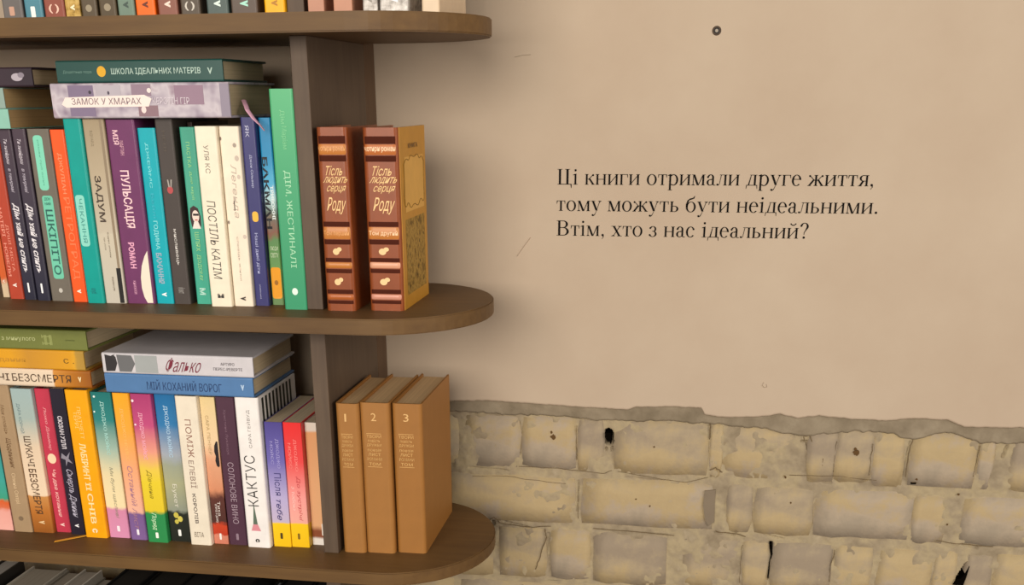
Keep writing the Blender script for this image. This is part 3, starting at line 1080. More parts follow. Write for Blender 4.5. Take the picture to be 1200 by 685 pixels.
std('b8', Z2T, 'beige book with dark lettering ЗАДУМ beside the purple book', MID, grad([(0, '#a08e72'), (0.3, '#b5a48a'), (0.6, '#c2b6a2'), (0.61, '#c8bda8'), (1, '#c4bcae')]),
    [Rr(0.002, 0.80, 0.80, 0.92, '#8f7d66', 'cover_fold'), Rr(0.80, 0.998, 0.72, 0.93, '#1a1614', 'dark_corner'), T('ЗАДУМ', 0.295, 0.545, 0.2, 0.54, '#3c2c22', bold=0.015), T('ЕДУАРД', 0.06, 0.14, 0.3, 0.42, '#8f8067', bold=0, name='author_name'),
     T('бізнес роман', 0.60, 0.74, 0.5, 0.58, '#6b5c48', bold=0, name='subtitle'), T('про успіх', 0.63, 0.7, 0.3, 0.38, '#6b5c48', bold=0, name='subtitle'),
     T('видавництво', 0.85, 0.93, 0.45, 0.54, '#7a6c5a', bold=0, name='publisher_mark')])
std('b9', Z2T, 'thick purple book with pink block lettering and a cream oval at its foot', MID, flat('#6e3460', 0.35),
    [T('ПУЛЬСАЦІЯ', 0.265, 0.575, 0.26, 0.62, '#f6cfd2', bold=0.018), T('МІЯ', 0.055, 0.13, 0.22, 0.4, '#f0c4cc', bold=0.02, name='author_name'), T('МАРТИН', 0.11, 0.185, 0.42, 0.55, '#e0aab8', bold=0, name='author_name'),
     T('РОМАН', 0.655, 0.80, 0.28, 0.5, '#eba9c4', bold=0.03, name='subtitle'), T('книжки', 0.87, 0.945, 0.3, 0.4, '#dca0bc', bold=0, name='publisher_mark'),
     Po([(0.94, 0.70), (0.82, 0.73), (0.68, 0.785), (0.60, 0.85), (0.59, 0.91), (0.64, 0.96), (0.74, 0.995), (0.94, 0.995)], '#eadfcc', 'cream_oval')])
std('b10', Z2T, 'cyan book with pale lettering and a grey subtitle, right of the purple book', MID, flat('#00a7b4', 0.35),
    [T('ДЖЕЙМС', 0.08, 0.33, 0.36, 0.58, '#7fdce0', name='author_name'), T('Бейлі', 0.36, 0.5, 0.38, 0.55, '#39b3c6', name='author_name', bold=0), T('ГОДИНА', 0.515, 0.68, 0.3, 0.58, '#8fe0e2'),
     T('БАЖАННЯ', 0.70, 0.88, 0.28, 0.6, '#9fb2c4', bold=0.03), MK('#f2fafa', 0.945)])
std('b11', Z2T, 'charcoal book with a small red hare figure and white vertical subtitle', MID, flat('#453c38', 0.5),
    [T('НЕЛІ', 0.06, 0.17, 0.38, 0.55, '#54493f', bold=0, name='author_name'), El(0.37, 0.5, 0.02, 0.17, '#b5484a', 'hare_emblem'), Po([(0.42, 0.355), (0.38, 0.315), (0.45, 0.315), (0.5, 0.355)], '#a8a098', 'hare_emblem'),
     Po([(0.54, 0.355), (0.58, 0.315), (0.66, 0.315), (0.6, 0.355)], '#a8a098', 'hare_emblem'), T('мисливець', 0.58, 0.78, 0.4, 0.58, '#d0cac4', name='title'), T('факт', 0.905, 0.94, 0.25, 0.75, '#8a8480', name='publisher_mark', bold=0.03)])
book('narrow dark red spotted book set back beside the charcoal book', MID, -0.2026, 0.098, Z2T, 0.0060, 0.193, 0.100, grad([(0, '#3a241c'), (0.5, '#30201c'), (0.56, '#7a2a2a'), (0.64, '#2a1a18'), (1, '#231a18')]), [El(0.62, 0.5, 0.02, 0.3, '#8e2f34'), El(0.78, 0.5, 0.01, 0.3, '#6b5a52')], hard=False)
std('b13', Z2T, 'green book with a small portrait of a dark haired woman in sunglasses', MID, grad([(0, '#3f9f85'), (0.4, '#4aa98e'), (0.7, '#3fa488'), (1, '#43ad92')]),
    [T('ПАСТКА', 0.08, 0.22, 0.36, 0.6, '#9cd48c', name='author_name', bold=0), T('для мрії', 0.24, 0.4, 0.38, 0.6, '#9cd48c', name='author_name', bold=0),
     Po([(0.22, 0.55), (0.14, 0.50), (0.20, 0.445), (0.45, 0.43), (0.72, 0.445), (0.86, 0.49), (0.84, 0.545), (0.7, 0.56)], '#3a1f22', 'hair', 0.00020),
     El(0.49, 0.53, 0.034, 0.23, '#f0dccf', 'face'), Rr(0.475, 0.487, 0.36, 0.74, '#241418', 'sunglasses'), Rr(0.508, 0.514, 0.46, 0.64, '#c4404a', 'lips'), Po([(0.4, 0.52), (0.66, 0.52), (0.82, 0.56), (0.25, 0.56)], '#f0e4dc', 'collar', 0.00016),
     T('ШЛЯХ', 0.58, 0.69, 0.36, 0.64, '#a6d890', bold=0), T('ДОДОМУ', 0.71, 0.86, 0.34, 0.62, '#a6d890', bold=0), T('М', 0.905, 0.945, 0.3, 0.7, '#bfe6d8', name='publisher_mark', bold=0.03)])
std('b14', Z2T, 'cream book with thin hand drawn dark lettering, left of the two cream books', MID, flat('#eee2cb', 0.45),
    [T('УЛЯ КС', 0.10, 0.25, 0.36, 0.58, '#6d6258', name='author_name', bold=-0.004), T('ПОСТІЛЬ КАТІМ', 0.40, 0.84, 0.26, 0.66, '#4a443e', bold=-0.004, shear=0.1), Ht('М', 0.925, 0.95, 0.36, 0.66, '#3a3632', bold=0.04, name='publisher_mark')], hard=True)
std('b15', Z2T, 'ivory book with faint grey flourishes, left of the navy book', MID, flat('#efdfca', 0.45),
    [T('Легенда', 0.2, 0.50, 0.4, 0.72, '#b9a99a', shear=0.3, bold=-0.004), T('—', 0.40, 0.455, 0.45, 0.50, '#4a3f38', name='printed_dash', bold=0.01), T('сповідь жінки', 0.60, 0.85, 0.42, 0.54, '#a89888', name='subtitle', bold=-0.002),
     El(0.10, 0.74, 0.012, 0.09, '#a39588', 'flourish'), El(0.17, 0.8, 0.015, 0.1, '#c4b4a6', 'flourish'), El(0.065, 0.06, 0.010, 0.05, '#7a6c60', 'flourish'), El(0.27, 0.82, 0.012, 0.08, '#cbbbad', 'flourish'), El(0.52, 0.1, 0.010, 0.05, '#7a6c60', 'flourish'), El(0.60, 0.86, 0.012, 0.08, '#cbbbad', 'flourish'), MK('#3f3832', 0.955)])
std('b16', Z2T, 'navy blue book with a small yellow oval emblem halfway down its spine', MID, flat('#38366e', 0.35),
    [T('ЯК', 0.04, 0.1, 0.3, 0.55, '#c4c4dc', name='author_name', bold=0), T('Джон Сільвер', 0.19, 0.36, 0.42, 0.62, '#b4b6d6', name='author_name', bold=0.01), Rr(0.485, 0.54, 0.3, 0.72, '#f0b840', 'yellow_emblem', 0.003),
     T('Наші дикі діти', 0.60, 0.82, 0.32, 0.58, '#a8aad0', bold=0.01), T('абабагала', 0.88, 0.96, 0.4, 0.5, '#c0c0dc', name='publisher_mark', bold=0)])
std('b17', Z2T, 'bright blue book with black capitals and an orange patch at its foot', MID, grad([(0, '#1b82b4'), (0.2, '#2590c4'), (0.33, '#4fb0d8'), (0.42, '#b8d8dc'), (0.5, '#6a7468'), (0.6, '#8a5a48'), (0.64, '#5f8a52'), (0.8, '#6a9a55'), (1, '#6c8a58')], wob=0.06),
    [T('БАКМАН', 0.20, 0.58, 0.09, 0.52, '#15151a', bold=0.03, name='author_name'), T('ТРИВОЖНІ', 0.35, 0.53, 0.6, 0.85, '#eef6f6', bold=0.03), Ht('ЛЮДИ', 0.675, 0.70, 0.2, 0.85, '#cfe0b8'), Ht('СВІТУ', 0.71, 0.735, 0.2, 0.85, '#cfe0b8'),
     Rr(0.79, 0.965, 0.1, 0.92, '#f2a010', 'orange_patch', 0.003), El(0.875, 0.5, 0.014, 0.16, '#a86a10', 'publisher_mark')])
std('b18', Z2T, 'tall emerald green book next to the shelf upright, tallest on the middle shelf', MID, grad([(0, '#4fae76'), (0.4, '#3f9f6e'), (1, '#35946a')], rough=0.35),
    [T('Дім', 0.09, 0.15, 0.4, 0.62, '#7cc690', name='author_name', bold=0), T('Маріам', 0.16, 0.26, 0.4, 0.66, '#7cc690', name='author_name', bold=0),
     T('ДІМ, ЖЕСТИНАЛІ', 0.355, 0.80, 0.38, 0.68, '#a8dcb4', bold=0), El(0.913, 0.52, 0.017, 0.13, '#dff0e4', 'publisher_mark')])

# two brown volumes with raised bands right of the upright
for key, lb, sub, pink in (('v1', 'brown gold lettered novel volume against the upright on the middle shelf', 'Том перший', '#e0a060'),
                           ('v2', 'brown novel volume with yellow illustrated cover facing right', 'Том другий', '#f4cba0')):
    x, y, w, h = B[key]
    br, dk, gd = '#9a4c22', '#4a2014', '#c07838'
    D_ = [Bd(0.045, 0.085, dk, 0.0002), Bd(0.088, 0.142, gd if key == 'v1' else '#b86a34'), Bd(0.146, 0.178, dk, 0.0002),
          Ht('чотири роман', 0.10, 0.13, 0.06, 0.94, pink, name='band_text', bold=0.02),
          Ht('Тісль', 0.200, 0.252, 0.24, 0.82, '#eabf80', shear=0.15, bold=0.004), Ht('людить', 0.258, 0.300, 0.18, 0.94, '#eabf80', shear=0.15, bold=0.004), Ht('серця', 0.306, 0.348, 0.26, 0.86, '#eabf80', shear=0.15, bold=0.004),
          Ht('Роду', 0.368, 0.460, 0.26, 0.84, '#eec488', shear=0.2, bold=0.004),
          Bd(0.50, 0.527, dk, 0.0002), Bd(0.53, 0.595, gd), Ht(sub, 0.548, 0.58, 0.08, 0.92, pink, name='band_text', bold=0.02), Bd(0.598, 0.625, dk, 0.0002),
          El(0.665, 0.45, 0.018, 0.11, '#f2c890', 'leaf_mark'), El(0.652, 0.56, 0.012, 0.08, '#f2c890', 'leaf_mark'),
          Bd(0.70, 0.722, dk, 0.0002), Bd(0.725, 0.757, gd if key == 'v1' else '#dca080'), Bd(0.762, 0.785, dk, 0.0002),
          El(0.835, 0.45, 0.018, 0.11, '#f2c890', 'leaf_mark'), El(0.822, 0.56, 0.012, 0.08, '#f2c890', 'leaf_mark'),
          Bd(0.878, 0.902, dk, 0.0002), Bd(0.906, 0.935, '#b06030' if key == 'v1' else '#d0907a'), Bd(0.94, 0.96, dk, 0.0002)]
    rt = book(lb, 'pair of brown novel volumes', x, y, Z2T, w, h, 0.118, flat(br, 0.35, 0.1, k=0.9), D_, r=0.005, page='#c8ae86')
    if key == 'v2':
        # yellow printed board on the right side
        bd = box_mesh(w - 0.0002, 0.0055, 0.0, w + 0.0006, 0.118, h)
        co = link('printed_board', bd, flat('#c98f2a', 0.5, 0.06, k=0.95), rt)
        co['label'] = 'yellow illustrated front board'
        pts = []

        def on_board(y0, y1, t0, t1, col, nm, off=0.0008, mat=None):
            me = mesh_py([(w + off, y0, h * (1 - t1)), (w + off, y1, h * (1 - t1)), (w + off, y1, h * (1 - t0)), (w + off, y0, h * (1 - t0))], [(0, 1, 2, 3)])
            return link(nm, me, mat or flat(col, 0.55, 0.05), rt)
        pic = blotchy('engraved_picture', ['#4a3514', '#8a6a2c', '#b08c44', '#5a4218'], 120.0, 0.0, 0.001, 0.6, detail=3.0)
        on_board(0.020, 0.106, 0.50, 0.925, '#8a6a2c', 'engraved_picture', mat=pic)
        on_board(0.022, 0.106, 0.16, 0.46, '#d8a650', 'title_panel')

        def side_line(pts, rr=0.00045):
            for _ in range(2):
                out = [pts[0]]
                for a_, b_ in zip(pts, pts[1:]):
                    out += [(a_[0] * 0.75 + b_[0] * 0.25, a_[1] * 0.75 + b_[1] * 0.25), (a_[0] * 0.25 + b_[0] * 0.75, a_[1] * 0.25 + b_[1] * 0.75)]
                pts = out + [pts[-1]]
            me = tube_mesh([(w + 0.0010, a, h * (1 - t)) for a, t in pts], rr, 5)
            return link('flourish', me, flat('#94702c', 0.6), rt)
        side_line([(0.018, 0.20), (0.030, 0.165), (0.040, 0.185), (0.048, 0.15), (0.064, 0.17), (0.080, 0.15), (0.088, 0.185), (0.098, 0.165), (0.108, 0.20)])
        side_line([(0.018, 0.20), (0.020, 0.30), (0.016, 0.38), (0.022, 0.44), (0.034, 0.40), (0.044, 0.45), (0.060, 0.42), (0.078, 0.45), (0.090, 0.40), (0.104, 0.44), (0.108, 0.38), (0.105, 0.30), (0.108, 0.20)])
        me = text_mesh('КНИГА', 0.01)
        xs = [q.co.x for q in me.vertices]
        ys = [q.co.y for q in me.vertices]
        x0_, x1_, y0_, y1_ = min(xs), max(xs), min(ys), max(ys)
        for q in me.vertices:
            a, b2 = (q.co.x - x0_) / (x1_ - x0_), (q.co.y - y0_) / (y1_ - y0_)
            q.co = (w + 0.0011, 0.040 + a * 0.042, h * 0.885 + b2 * h * 0.026)
        link('board_text', me, flat('#6a4a18', 0.5, 0), rt)

# lower shelf, left to right
std('c1', Z3T, 'teal book with orange and pink foot, leftmost on the lower shelf', LOW, grad([(0, '#5f8f94'), (0.45, '#2f8f94'), (0.66, '#3fa398'), (0.78, '#3f9f80'), (0.80, '#d8602c'), (0.85, '#d8704c'), (0.87, '#eaa598'), (1, '#eeb0a4')]), [], hard=False)
std('c2', Z3T, 'tan book with brown handwriting, second from left on the lower shelf', LOW, flat('#a68a69', 0.5),
    [T('Моя сповідь', 0.13, 0.33, 0.4, 0.62, '#7a5c3c', shear=0.3, bold=0), T('Щоденник', 0.35, 0.56, 0.38, 0.68, '#6f5236', shear=0.3, bold=0.01), T('Олена Олтрі', 0.59, 0.80, 0.35, 0.62, '#e0c49c', name='author_name', bold=0), El(0.905, 0.5, 0.016, 0.13, '#7e6850', 'publisher_mark')])
std('c3', Z3T, 'pale blue and cream book with brown vertical lettering, left of the crimson book', LOW, grad([(0, '#9fb4b4'), (0.2, '#a4b4ae'), (0.4, '#e0c8ac'), (0.73, '#ecd2b4'), (0.74, '#c88a4a'), (0.85, '#b8702c'), (1, '#94561e')], wob=0.015),
    [T('ДАРА КОРНІЙ', 0.10, 0.30, 0.2, 0.4, '#6f8488', name='author_name', bold=0), T('ШУКАЧІ', 0.32, 0.53, 0.3, 0.62, '#5a4636'), T('БЕЗСМЕРТЯ', 0.545, 0.865, 0.28, 0.64, '#5a3e28'), MK('#e8c898', 0.925)])
std('c4', Z3T, 'crimson red book with a cream round emblem on its spine', LOW, flat('#c23a50', 0.35),
    [T('Люко Дашвар', 0.12, 0.42, 0.4, 0.62, '#efa0a4', shear=0.3, name='author_name', bold=0.01), El(0.475, 0.5, 0.035, 0.28, '#f6d4b0', 'round_emblem'), T('Чи два кохання', 0.545, 0.89, 0.32, 0.62, '#f3b3ae', shear=0.25, bold=0.02), MK('#f6d0c8', 0.945)])
std('c5', Z3T, 'near black navy book with white script title, right of the crimson book', LOW, flat('#26202e', 0.35),
    [T('СЮЗАН ХІЛЛ', 0.18, 0.40, 0.3, 0.62, '#d8d0d8', bold=0.03, name='author_name'), Po([(0.2, 0.43), (0.5, 0.455), (0.8, 0.42), (0.64, 0.465), (0.9, 0.50), (0.55, 0.485), (0.4, 0.52), (0.42, 0.475), (0.12, 0.465)], '#8d8794', 'moth_emblem'),
     T('Смерть Джинн', 0.53, 0.88, 0.24, 0.78, '#b4aec0', shear=0.4, bold=0.01), MK('#f0f0f4', 0.935)], hard=False)
std('c6', Z3T, 'bright yellow book with cream lettering and a yellow ribbon bookmark', LOW, flat('#f0a400', 0.4),
    [T('ТЕРРІ', 0.14, 0.25, 0.28, 0.44, '#fbd078', name='author_name', bold=0), T('ПРАТЧЕТТ', 0.11, 0.32, 0.46, 0.62, '#fbd078', name='author_name', bold=0), T('ЛАБІРИНТ', 0.35, 0.60, 0.34, 0.62, '#fde2a8', bold=0.02), T('ЇЇ', 0.615, 0.67, 0.36, 0.62, '#fde2a8', bold=0.02),
     T('СНІВ', 0.69, 0.90, 0.36, 0.62, '#fde2a8', bold=0.02), T('с', 0.935, 0.965, 0.36, 0.6, '#fdecc8', name='publisher_mark', bold=0.03)])
rb = bpy.context.scene.objects
c6 = [o for o in COL.objects if o.get('label', '').startswith('bright yellow book with cream')][0]
x6, y6 = B['c6'][0], B['c6'][1]
me = mesh_py([(-0.030, -0.0205, 0.0007), (-0.0285, -0.0245, 0.0007), (0.006, 0.004, 0.0012), (0.004, 0.008, 0.0012),
              (-0.030, -0.0205, 0.0013), (-0.0285, -0.0245, 0.0013), (0.006, 0.004, 0.0018), (0.004, 0.008, 0.0018)],
             [(0, 1, 2, 3), (7, 6, 5, 4), (0, 4, 5, 1), (1, 5, 6, 2), (2, 6, 7, 3), (3, 7, 4, 0)])
fix_normals(me)
link('ribbon_bookmark', me, flat('#e0a030', 0.5), c6)
JM = 'ДЖОДЖО МОЙЄС'
std('c7', Z3T, 'teal to cream book with a lilac pink foot, right of the yellow book', LOW, grad([(0, '#17706e'), (0.18, '#2a7f7c'), (0.38, '#9fb8a8'), (0.55, '#e4d4a8'), (0.78, '#f0dcae'), (0.80, '#d488a8'), (1, '#d890b4')], wob=0.02),
    [T(JM, 0.06, 0.42, 0.42, 0.66, '#a9d8d0', name='author_name', bold=0.01), T('Ми були щасливі', 0.5, 0.86, 0.42, 0.62, '#8d8a72', shear=0.4, bold=-0.002), El(0.03, 0.2, 0.007, 0.05, '#e8f4f0', 'star'), El(0.13, 0.12, 0.006, 0.04, '#e8f4f0', 'star'), BAR('#f8e6ee', 0.915, 0.955)])
std('c8', Z3T, 'orange yellow book fading to pink with a violet foot', LOW, grad([(0, '#f6a81e'), (0.25, '#f2a83c'), (0.5, '#f0a878'), (0.8, '#eeb49c'), (0.82, '#7a5a90'), (1, '#806098')], wob=0.02),
    [T(JM, 0.10, 0.45, 0.36, 0.62, '#f4c070', name='author_name', bold=0.0), T('Останній лист', 0.48, 0.93, 0.36, 0.66, '#a8788c', shear=0.4, bold=-0.002), BAR('#f4ecf4', 0.925, 0.965)], hard=False, r=0.003)
std('c9', Z3T, 'magenta to yellow book with a green foot', LOW, grad([(0, '#a8386c'), (0.2, '#c04c7c'), (0.38, '#e89a84'), (0.5, '#e8c84c'), (0.58, '#e6cc30'), (0.78, '#e2c62c'), (0.80, '#2a8a4c'), (1, '#2a8a4c')], wob=0.02),
    [T(JM, 0.12, 0.43, 0.30, 0.56, '#f2b0c4', name='author_name', bold=0.01), T('Дівчина', 0.5, 0.70, 0.34, 0.6, '#8a7a1a', shear=0.4, bold=-0.002), T('Поряд', 0.79, 0.92, 0.3, 0.58, '#c8ecc0', shear=0.4, bold=0.01), El(0.045, 0.12, 0.009, 0.06, '#fbe0ea', 'star'), El(0.2, 0.12, 0.006, 0.05, '#fbe0ea', 'star'), BAR('#f2f6ee', 0.93, 0.97)])
std('c10', Z3T, 'blue book fading through grey to a black foot with a yellow knot', LOW, grad([(0, '#1668a0'), (0.2, '#2f78ae'), (0.4, '#a0a8b4'), (0.48, '#9aa08c'), (0.6, '#a8a884'), (0.78, '#8f9484'), (0.80, '#23281f'), (1, '#1d211a')], wob=0.03),
    [T(JM, 0.08, 0.42, 0.4, 0.66, '#b4d4ea', name='author_name', bold=0.01), T('Букет', 0.6, 0.76, 0.36, 0.62, '#dcd8c8', bold=0.0, name='title'), El(0.815, 0.42, 0.02, 0.12, '#c6b84c', 'knot_emblem'), El(0.84, 0.6, 0.02, 0.12, '#d2c458', 'knot_emblem'), El(0.86, 0.42, 0.016, 0.1, '#c6b84c', 'knot_emblem'), BAR('#f2f2ee', 0.915, 0.96)])
std('c11', Z3T, 'ivory book with red brown outlined capitals between blue and peach books', LOW, flat('#e6dac6', 0.45),
    [T('ПОМІЖ', 0.15, 0.40, 0.36, 0.64, '#8a5648', bold=-0.006), T('ЕЛЕВІЇ', 0.42, 0.605, 0.34, 0.64, '#7a5a50', bold=-0.006), T('КОРОЛІВ', 0.645, 0.85, 0.34, 0.5, '#4a3c3a', bold=0.01, name='subtitle'), Ht('ВІТА', 0.91, 0.945, 0.24, 0.68, '#7a6a5a', bold=-0.004, name='publisher_mark')])
std('c12', Z3T, 'peach cream book with a black silhouette and red foot', LOW, grad([(0, '#e0c690'), (0.3, '#e6c8a0'), (0.42, '#dba07c'), (0.62, '#d08a66'), (0.68, '#5a3028'), (0.85, '#4c2a24'), (0.87, '#c24020'), (0.93, '#b8371c'), (0.94, '#d08068'), (1, '#cc7a62')], wob=0.04),
    [T('САРА ПЕННЕР', 0.12, 0.38, 0.3, 0.5, '#b09468', name='author_name', bold=0), Po([(0.945, 0.29), (0.84, 0.29), (0.70, 0.32), (0.66, 0.36), (0.74, 0.39), (0.68, 0.42), (0.74, 0.455), (0.86, 0.465), (0.945, 0.455)], '#1d1418', 'silhouette'),
     T('Тиха', 0.70, 0.8, 0.5, 0.7, '#e8dcd4', name='title', bold=0), T('втеча з дому', 0.72, 0.85, 0.28, 0.46, '#e8dcd4', name='title', bold=0), BAR('#f2e8e0', 0.925, 0.97)], hard=False)
std('c13', Z3T, 'plum purple book with pale outlined capitals, left of the white one', LOW, flat('#4e2f40', 0.4),
    [T('Христина Лукащук', 0.08, 0.38, 0.36, 0.52, '#7f6070', name='author_name', bold=-0.002), T('СОЛОНОВЕ ВИНО', 0.43, 0.85, 0.34, 0.66, '#b09aa6', bold=-0.006), BAR('#8f7886', 0.92, 0.965)])
c14 = std('c14', Z3T, 'white book with black hand drawn КАКТУС lettering and a small pink flower', LOW, flat('#ece6e2', 0.4),
          [T('САРА ГЕЙВУД', 0.08, 0.325, 0.44, 0.62, '#7d7672', rev=1, name='author_name', bold=-0.006), T('КАКТУС', 0.375, 0.715, 0.2, 0.66, '#3a3634', rev=1, bold=-0.008),
           Po([(0.42, 0.715), (0.45, 0.715), (0.54, 0.845), (0.34, 0.845)], '#5a6a5a', 'cactus_shape'), Po([(0.34, 0.84), (0.54, 0.84), (0.66, 0.885), (0.24, 0.885)], '#d88a94', 'pink_flower'),
           T('с', 0.94, 0.965, 0.38, 0.56, '#1d1a18', name='publisher_mark', bold=0.05)], r=0.003)
w14, h14 = B['c14'][2], B['c14'][3]
for i in range(9):
    a = 0.012 + i * 0.0115
    me = mesh_py([(w14 + 0.0002, a, h14 * 0.6), (w14 + 0.0002, a + 0.006, h14 * 0.6), (w14 + 0.0002, a + 0.005, h14 - 0.003), (w14 + 0.0002, a - 0.001, h14 - 0.003)], [(0, 1, 2, 3)])
    link('printed_stripe', me, flat('#1e211a', 0.5, 0.0), c14)
std('c15', Z3T, 'short violet book with a yellow foot, lower than its white neighbour', LOW, grad([(0, '#4a4088'), (0.3, '#6a62aa'), (0.6, '#b4a8d0'), (0.80, '#c0b0c8'), (0.81, '#f0c414'), (1, '#eebc0c')], wob=0.012),
    [T('ДЖОДЖО', 0.13, 0.36, 0.54, 0.74, '#a8a0d4', name='author_name', bold=0.0), T('МОЙЄС', 0.15, 0.33, 0.24, 0.44, '#a8a0d4', name='author_name', bold=0.0), T('Після', 0.40, 0.58, 0.34, 0.72, '#3a3470', bold=-0.002), T('тебе', 0.60, 0.79, 0.34, 0.66, '#3a3470', shear=0.4, bold=0.0), Rr(0.885, 0.935, 0.42, 0.56, '#4a3810', 'publisher_mark', 0.001)], hard=False, page='#b8a68c')
std('c16', Z3T, 'short bright red book with a yellow foot beside the violet one', LOW, grad([(0, '#e02828'), (0.3, '#e24444'), (0.6, '#ee9a94'), (0.80, '#eca89a'), (0.81, '#f0c414'), (1, '#eebc0c')], wob=0.012),
    [T('ДЖОДЖО', 0.13, 0.38, 0.5, 0.68, '#f48f88', name='author_name', bold=0.0), T('МОЙЄС', 0.16, 0.36, 0.2, 0.4, '#f48f88', name='author_name', bold=0.0), T('До зустрічі', 0.42, 0.78, 0.5, 0.74, '#c44448', shear=0.4, bold=0.0), T('з тобою', 0.5, 0.70, 0.22, 0.42, '#f8c8c0', shear=0.3, bold=0.0), Rr(0.885, 0.935, 0.38, 0.5, '#7a5a10', 'publisher_mark', 0.001)], hard=False, page='#b8a68c')
std('c17', Z3T, 'short peach book squeezed against the shelf upright on the lower shelf', LOW, grad([(0, '#d8cabc'), (0.06, '#d8cabc'), (0.08, '#d89a68'), (0.5, '#e0a878'), (0.84, '#e2ab7c'), (0.88, '#8a4a2c'), (0.93, '#8a4a2c'), (0.95, '#e8e0d8'), (1, '#e8e0d8')], wob=0.01),
    [Rr(0.82, 0.92, 0.72, 0.84, '#ece0d4', 'publisher_mark', 0.001)], hard=False, page='#b8a68c')

# three ochre volumes with numbers
for key, num, lb, l2 in (('n1', '1', 'thin ochre cloth volume numbered 1 next to the upright', 'СЕРЦЯ'), ('n2', '2', 'ochre cloth volume numbered 2, middle of the ochre three', 'ТВОРИ'), ('n3', '3', 'ochre cloth volume numbered 3 with its full cover facing right', 'ТВОРИ')):
    x, y, w, h = B[key]
    col = '#bb7f3c' if key != 'n3' else '#b67a36'
    D_ = [Ht(num, 0.065, 0.115, 0.38, 0.56 if num != '1' else 0.46, '#dcb074', name='volume_number', bold=0)]
    for i, (t0, wd) in enumerate(((0.205, 0.5), (0.232, 0.4), (0.262, 0.5), (0.292, 0.46), (0.322, 0.42), (0.352, 0.5), (0.385, 0.4))):
        D_.append(Ht(['ТВОРИ', 'повість', 'ДРУЖБИ', 'поезія', 'лист', 'РОМАНИ', 'том'][i], t0, t0 + 0.020, 0.45 - wd / 2, 0.45 + wd / 2, '#d6a868', bold=0, name='spine_text'))
    D_ += [Rr(0.195, 0.198, 0.2, 0.7, '#d6a868', 'rule_line'), Rr(0.412, 0.415, 0.2, 0.7, '#d6a868', 'rule_line')]
    book(lb, 'numbered ochre volumes', x, y, Z3T, w, h, 0.148 if key == 'n3' else 0.142, flat(col, 0.55, 0.04, k=0.84), D_, r=0.005, page='#c9a77c')

# top shelf: only their feet are in view
tops = [
    ('t1', '#6a6360', 'grey', '#c89a84', 'bar'), ('t2', '#4d8494', 'steel blue', '#eef2ee', 'bar'), ('t3', '#8f4a3a', 'brick red', '#f0c4b0', '()'),
    ('t4', '#c09a50', 'gold patterned', '#f6e8c0', 'v'), ('t5', '#574834', 'dark olive brown', '#9a8c74', 'o'), ('t6', '#54452f', 'dark umber', '#9a8c74', 'o'),
    ('t7', '#6f8474', 'sage green', '#3f5048', 'v'), ('t8', '#ff6a0a', 'vivid orange', '#6a2a08', 'v'), ('t9', '#8a5546', 'dusty red brown', '#f4d8c8', 'v'),
    ('t10', '#54473a', 'charcoal brown', '#d0c8bc', '()'), ('t11', '#4c5a56', 'slate green', '#dceae2', 'v'), ('t12', '#5a4a40', 'taupe brown', '#a8e0cc', 'v'),
    ('t13', '#ffb000', 'bright yellow', '#b07808', 'v'), ('t15', '#b98268', 'first salmon pink', None, None), ('t16', '#bd8468', 'second salmon pink', None, None),
    ('t17', '#cfc4b4', 'crumpled silvery white', '#8a8278', 'v'), ('t18', '#b8b4b4', 'thick pale grey', '#e6e6ea', 'v'), ('t20', '#d8bfa0', 'cream', None, None)]
where = {'t1': 'leftmost on the top shelf', 't13': 'left of the upright on the top shelf', 't15': 'right of the upright on the top shelf', 't16': 'right of the first salmon one', 't20': 'last one before the rounded shelf end'}
rr = random.Random(4)
for k, col, cn, mk, sym in tops:
    x, y, w, _ = B[k]
    h = rr.uniform(0.185, 0.215)
    D_ = []
    if sym == 'bar':
        D_ = [Rr(0.93, 0.985 if k == 't2' else 0.975, 0.35, 0.6, mk, 'publisher_mark', 0.001)]
    elif sym == '()':
        D_ = [Ht('( )', 0.925, 0.968, 0.24, 0.74, mk, name='publisher_mark', bold=0.03)]
    elif sym == 'o':
        D_ = [El(0.945, 0.5, 0.018, 0.2, mk, 'publisher_mark')]
    elif sym == 'v':
        D_ = [T('v', 0.925, 0.955, 0.36, 0.66, mk, name='publisher_mark', bold=0.05)]
    mat = flat(col, 0.45, 0.06)
    if k == 't4':
        mat = blotchy('gold_pattern', ['#6a5020', '#c09a50', '#d8b870'], 160.0, 0.0, 0.001, 0.4)
    if k in ('t17', 't18'):
        mat = blotchy('crumpled_film', ['#7a726a', '#c8c0b8', '#efe9e2'], 120.0, 0.5, 0.002, 0.25)
    lb = '%s book, %s' % (cn, where[k]) if k in where else '%s book foot on the top shelf' % cn
    book(lb, TOP, x, y, Z1T, w, h, 0.13, mat, D_, hard=(k not in ('t4', 't15', 't16')))

# ------------------------------------------------------------------ books lying on the rows
STM = 'books lying flat on the middle row'
STL = 'books lying flat on the lower row'
zc = Z2T + 0.1979
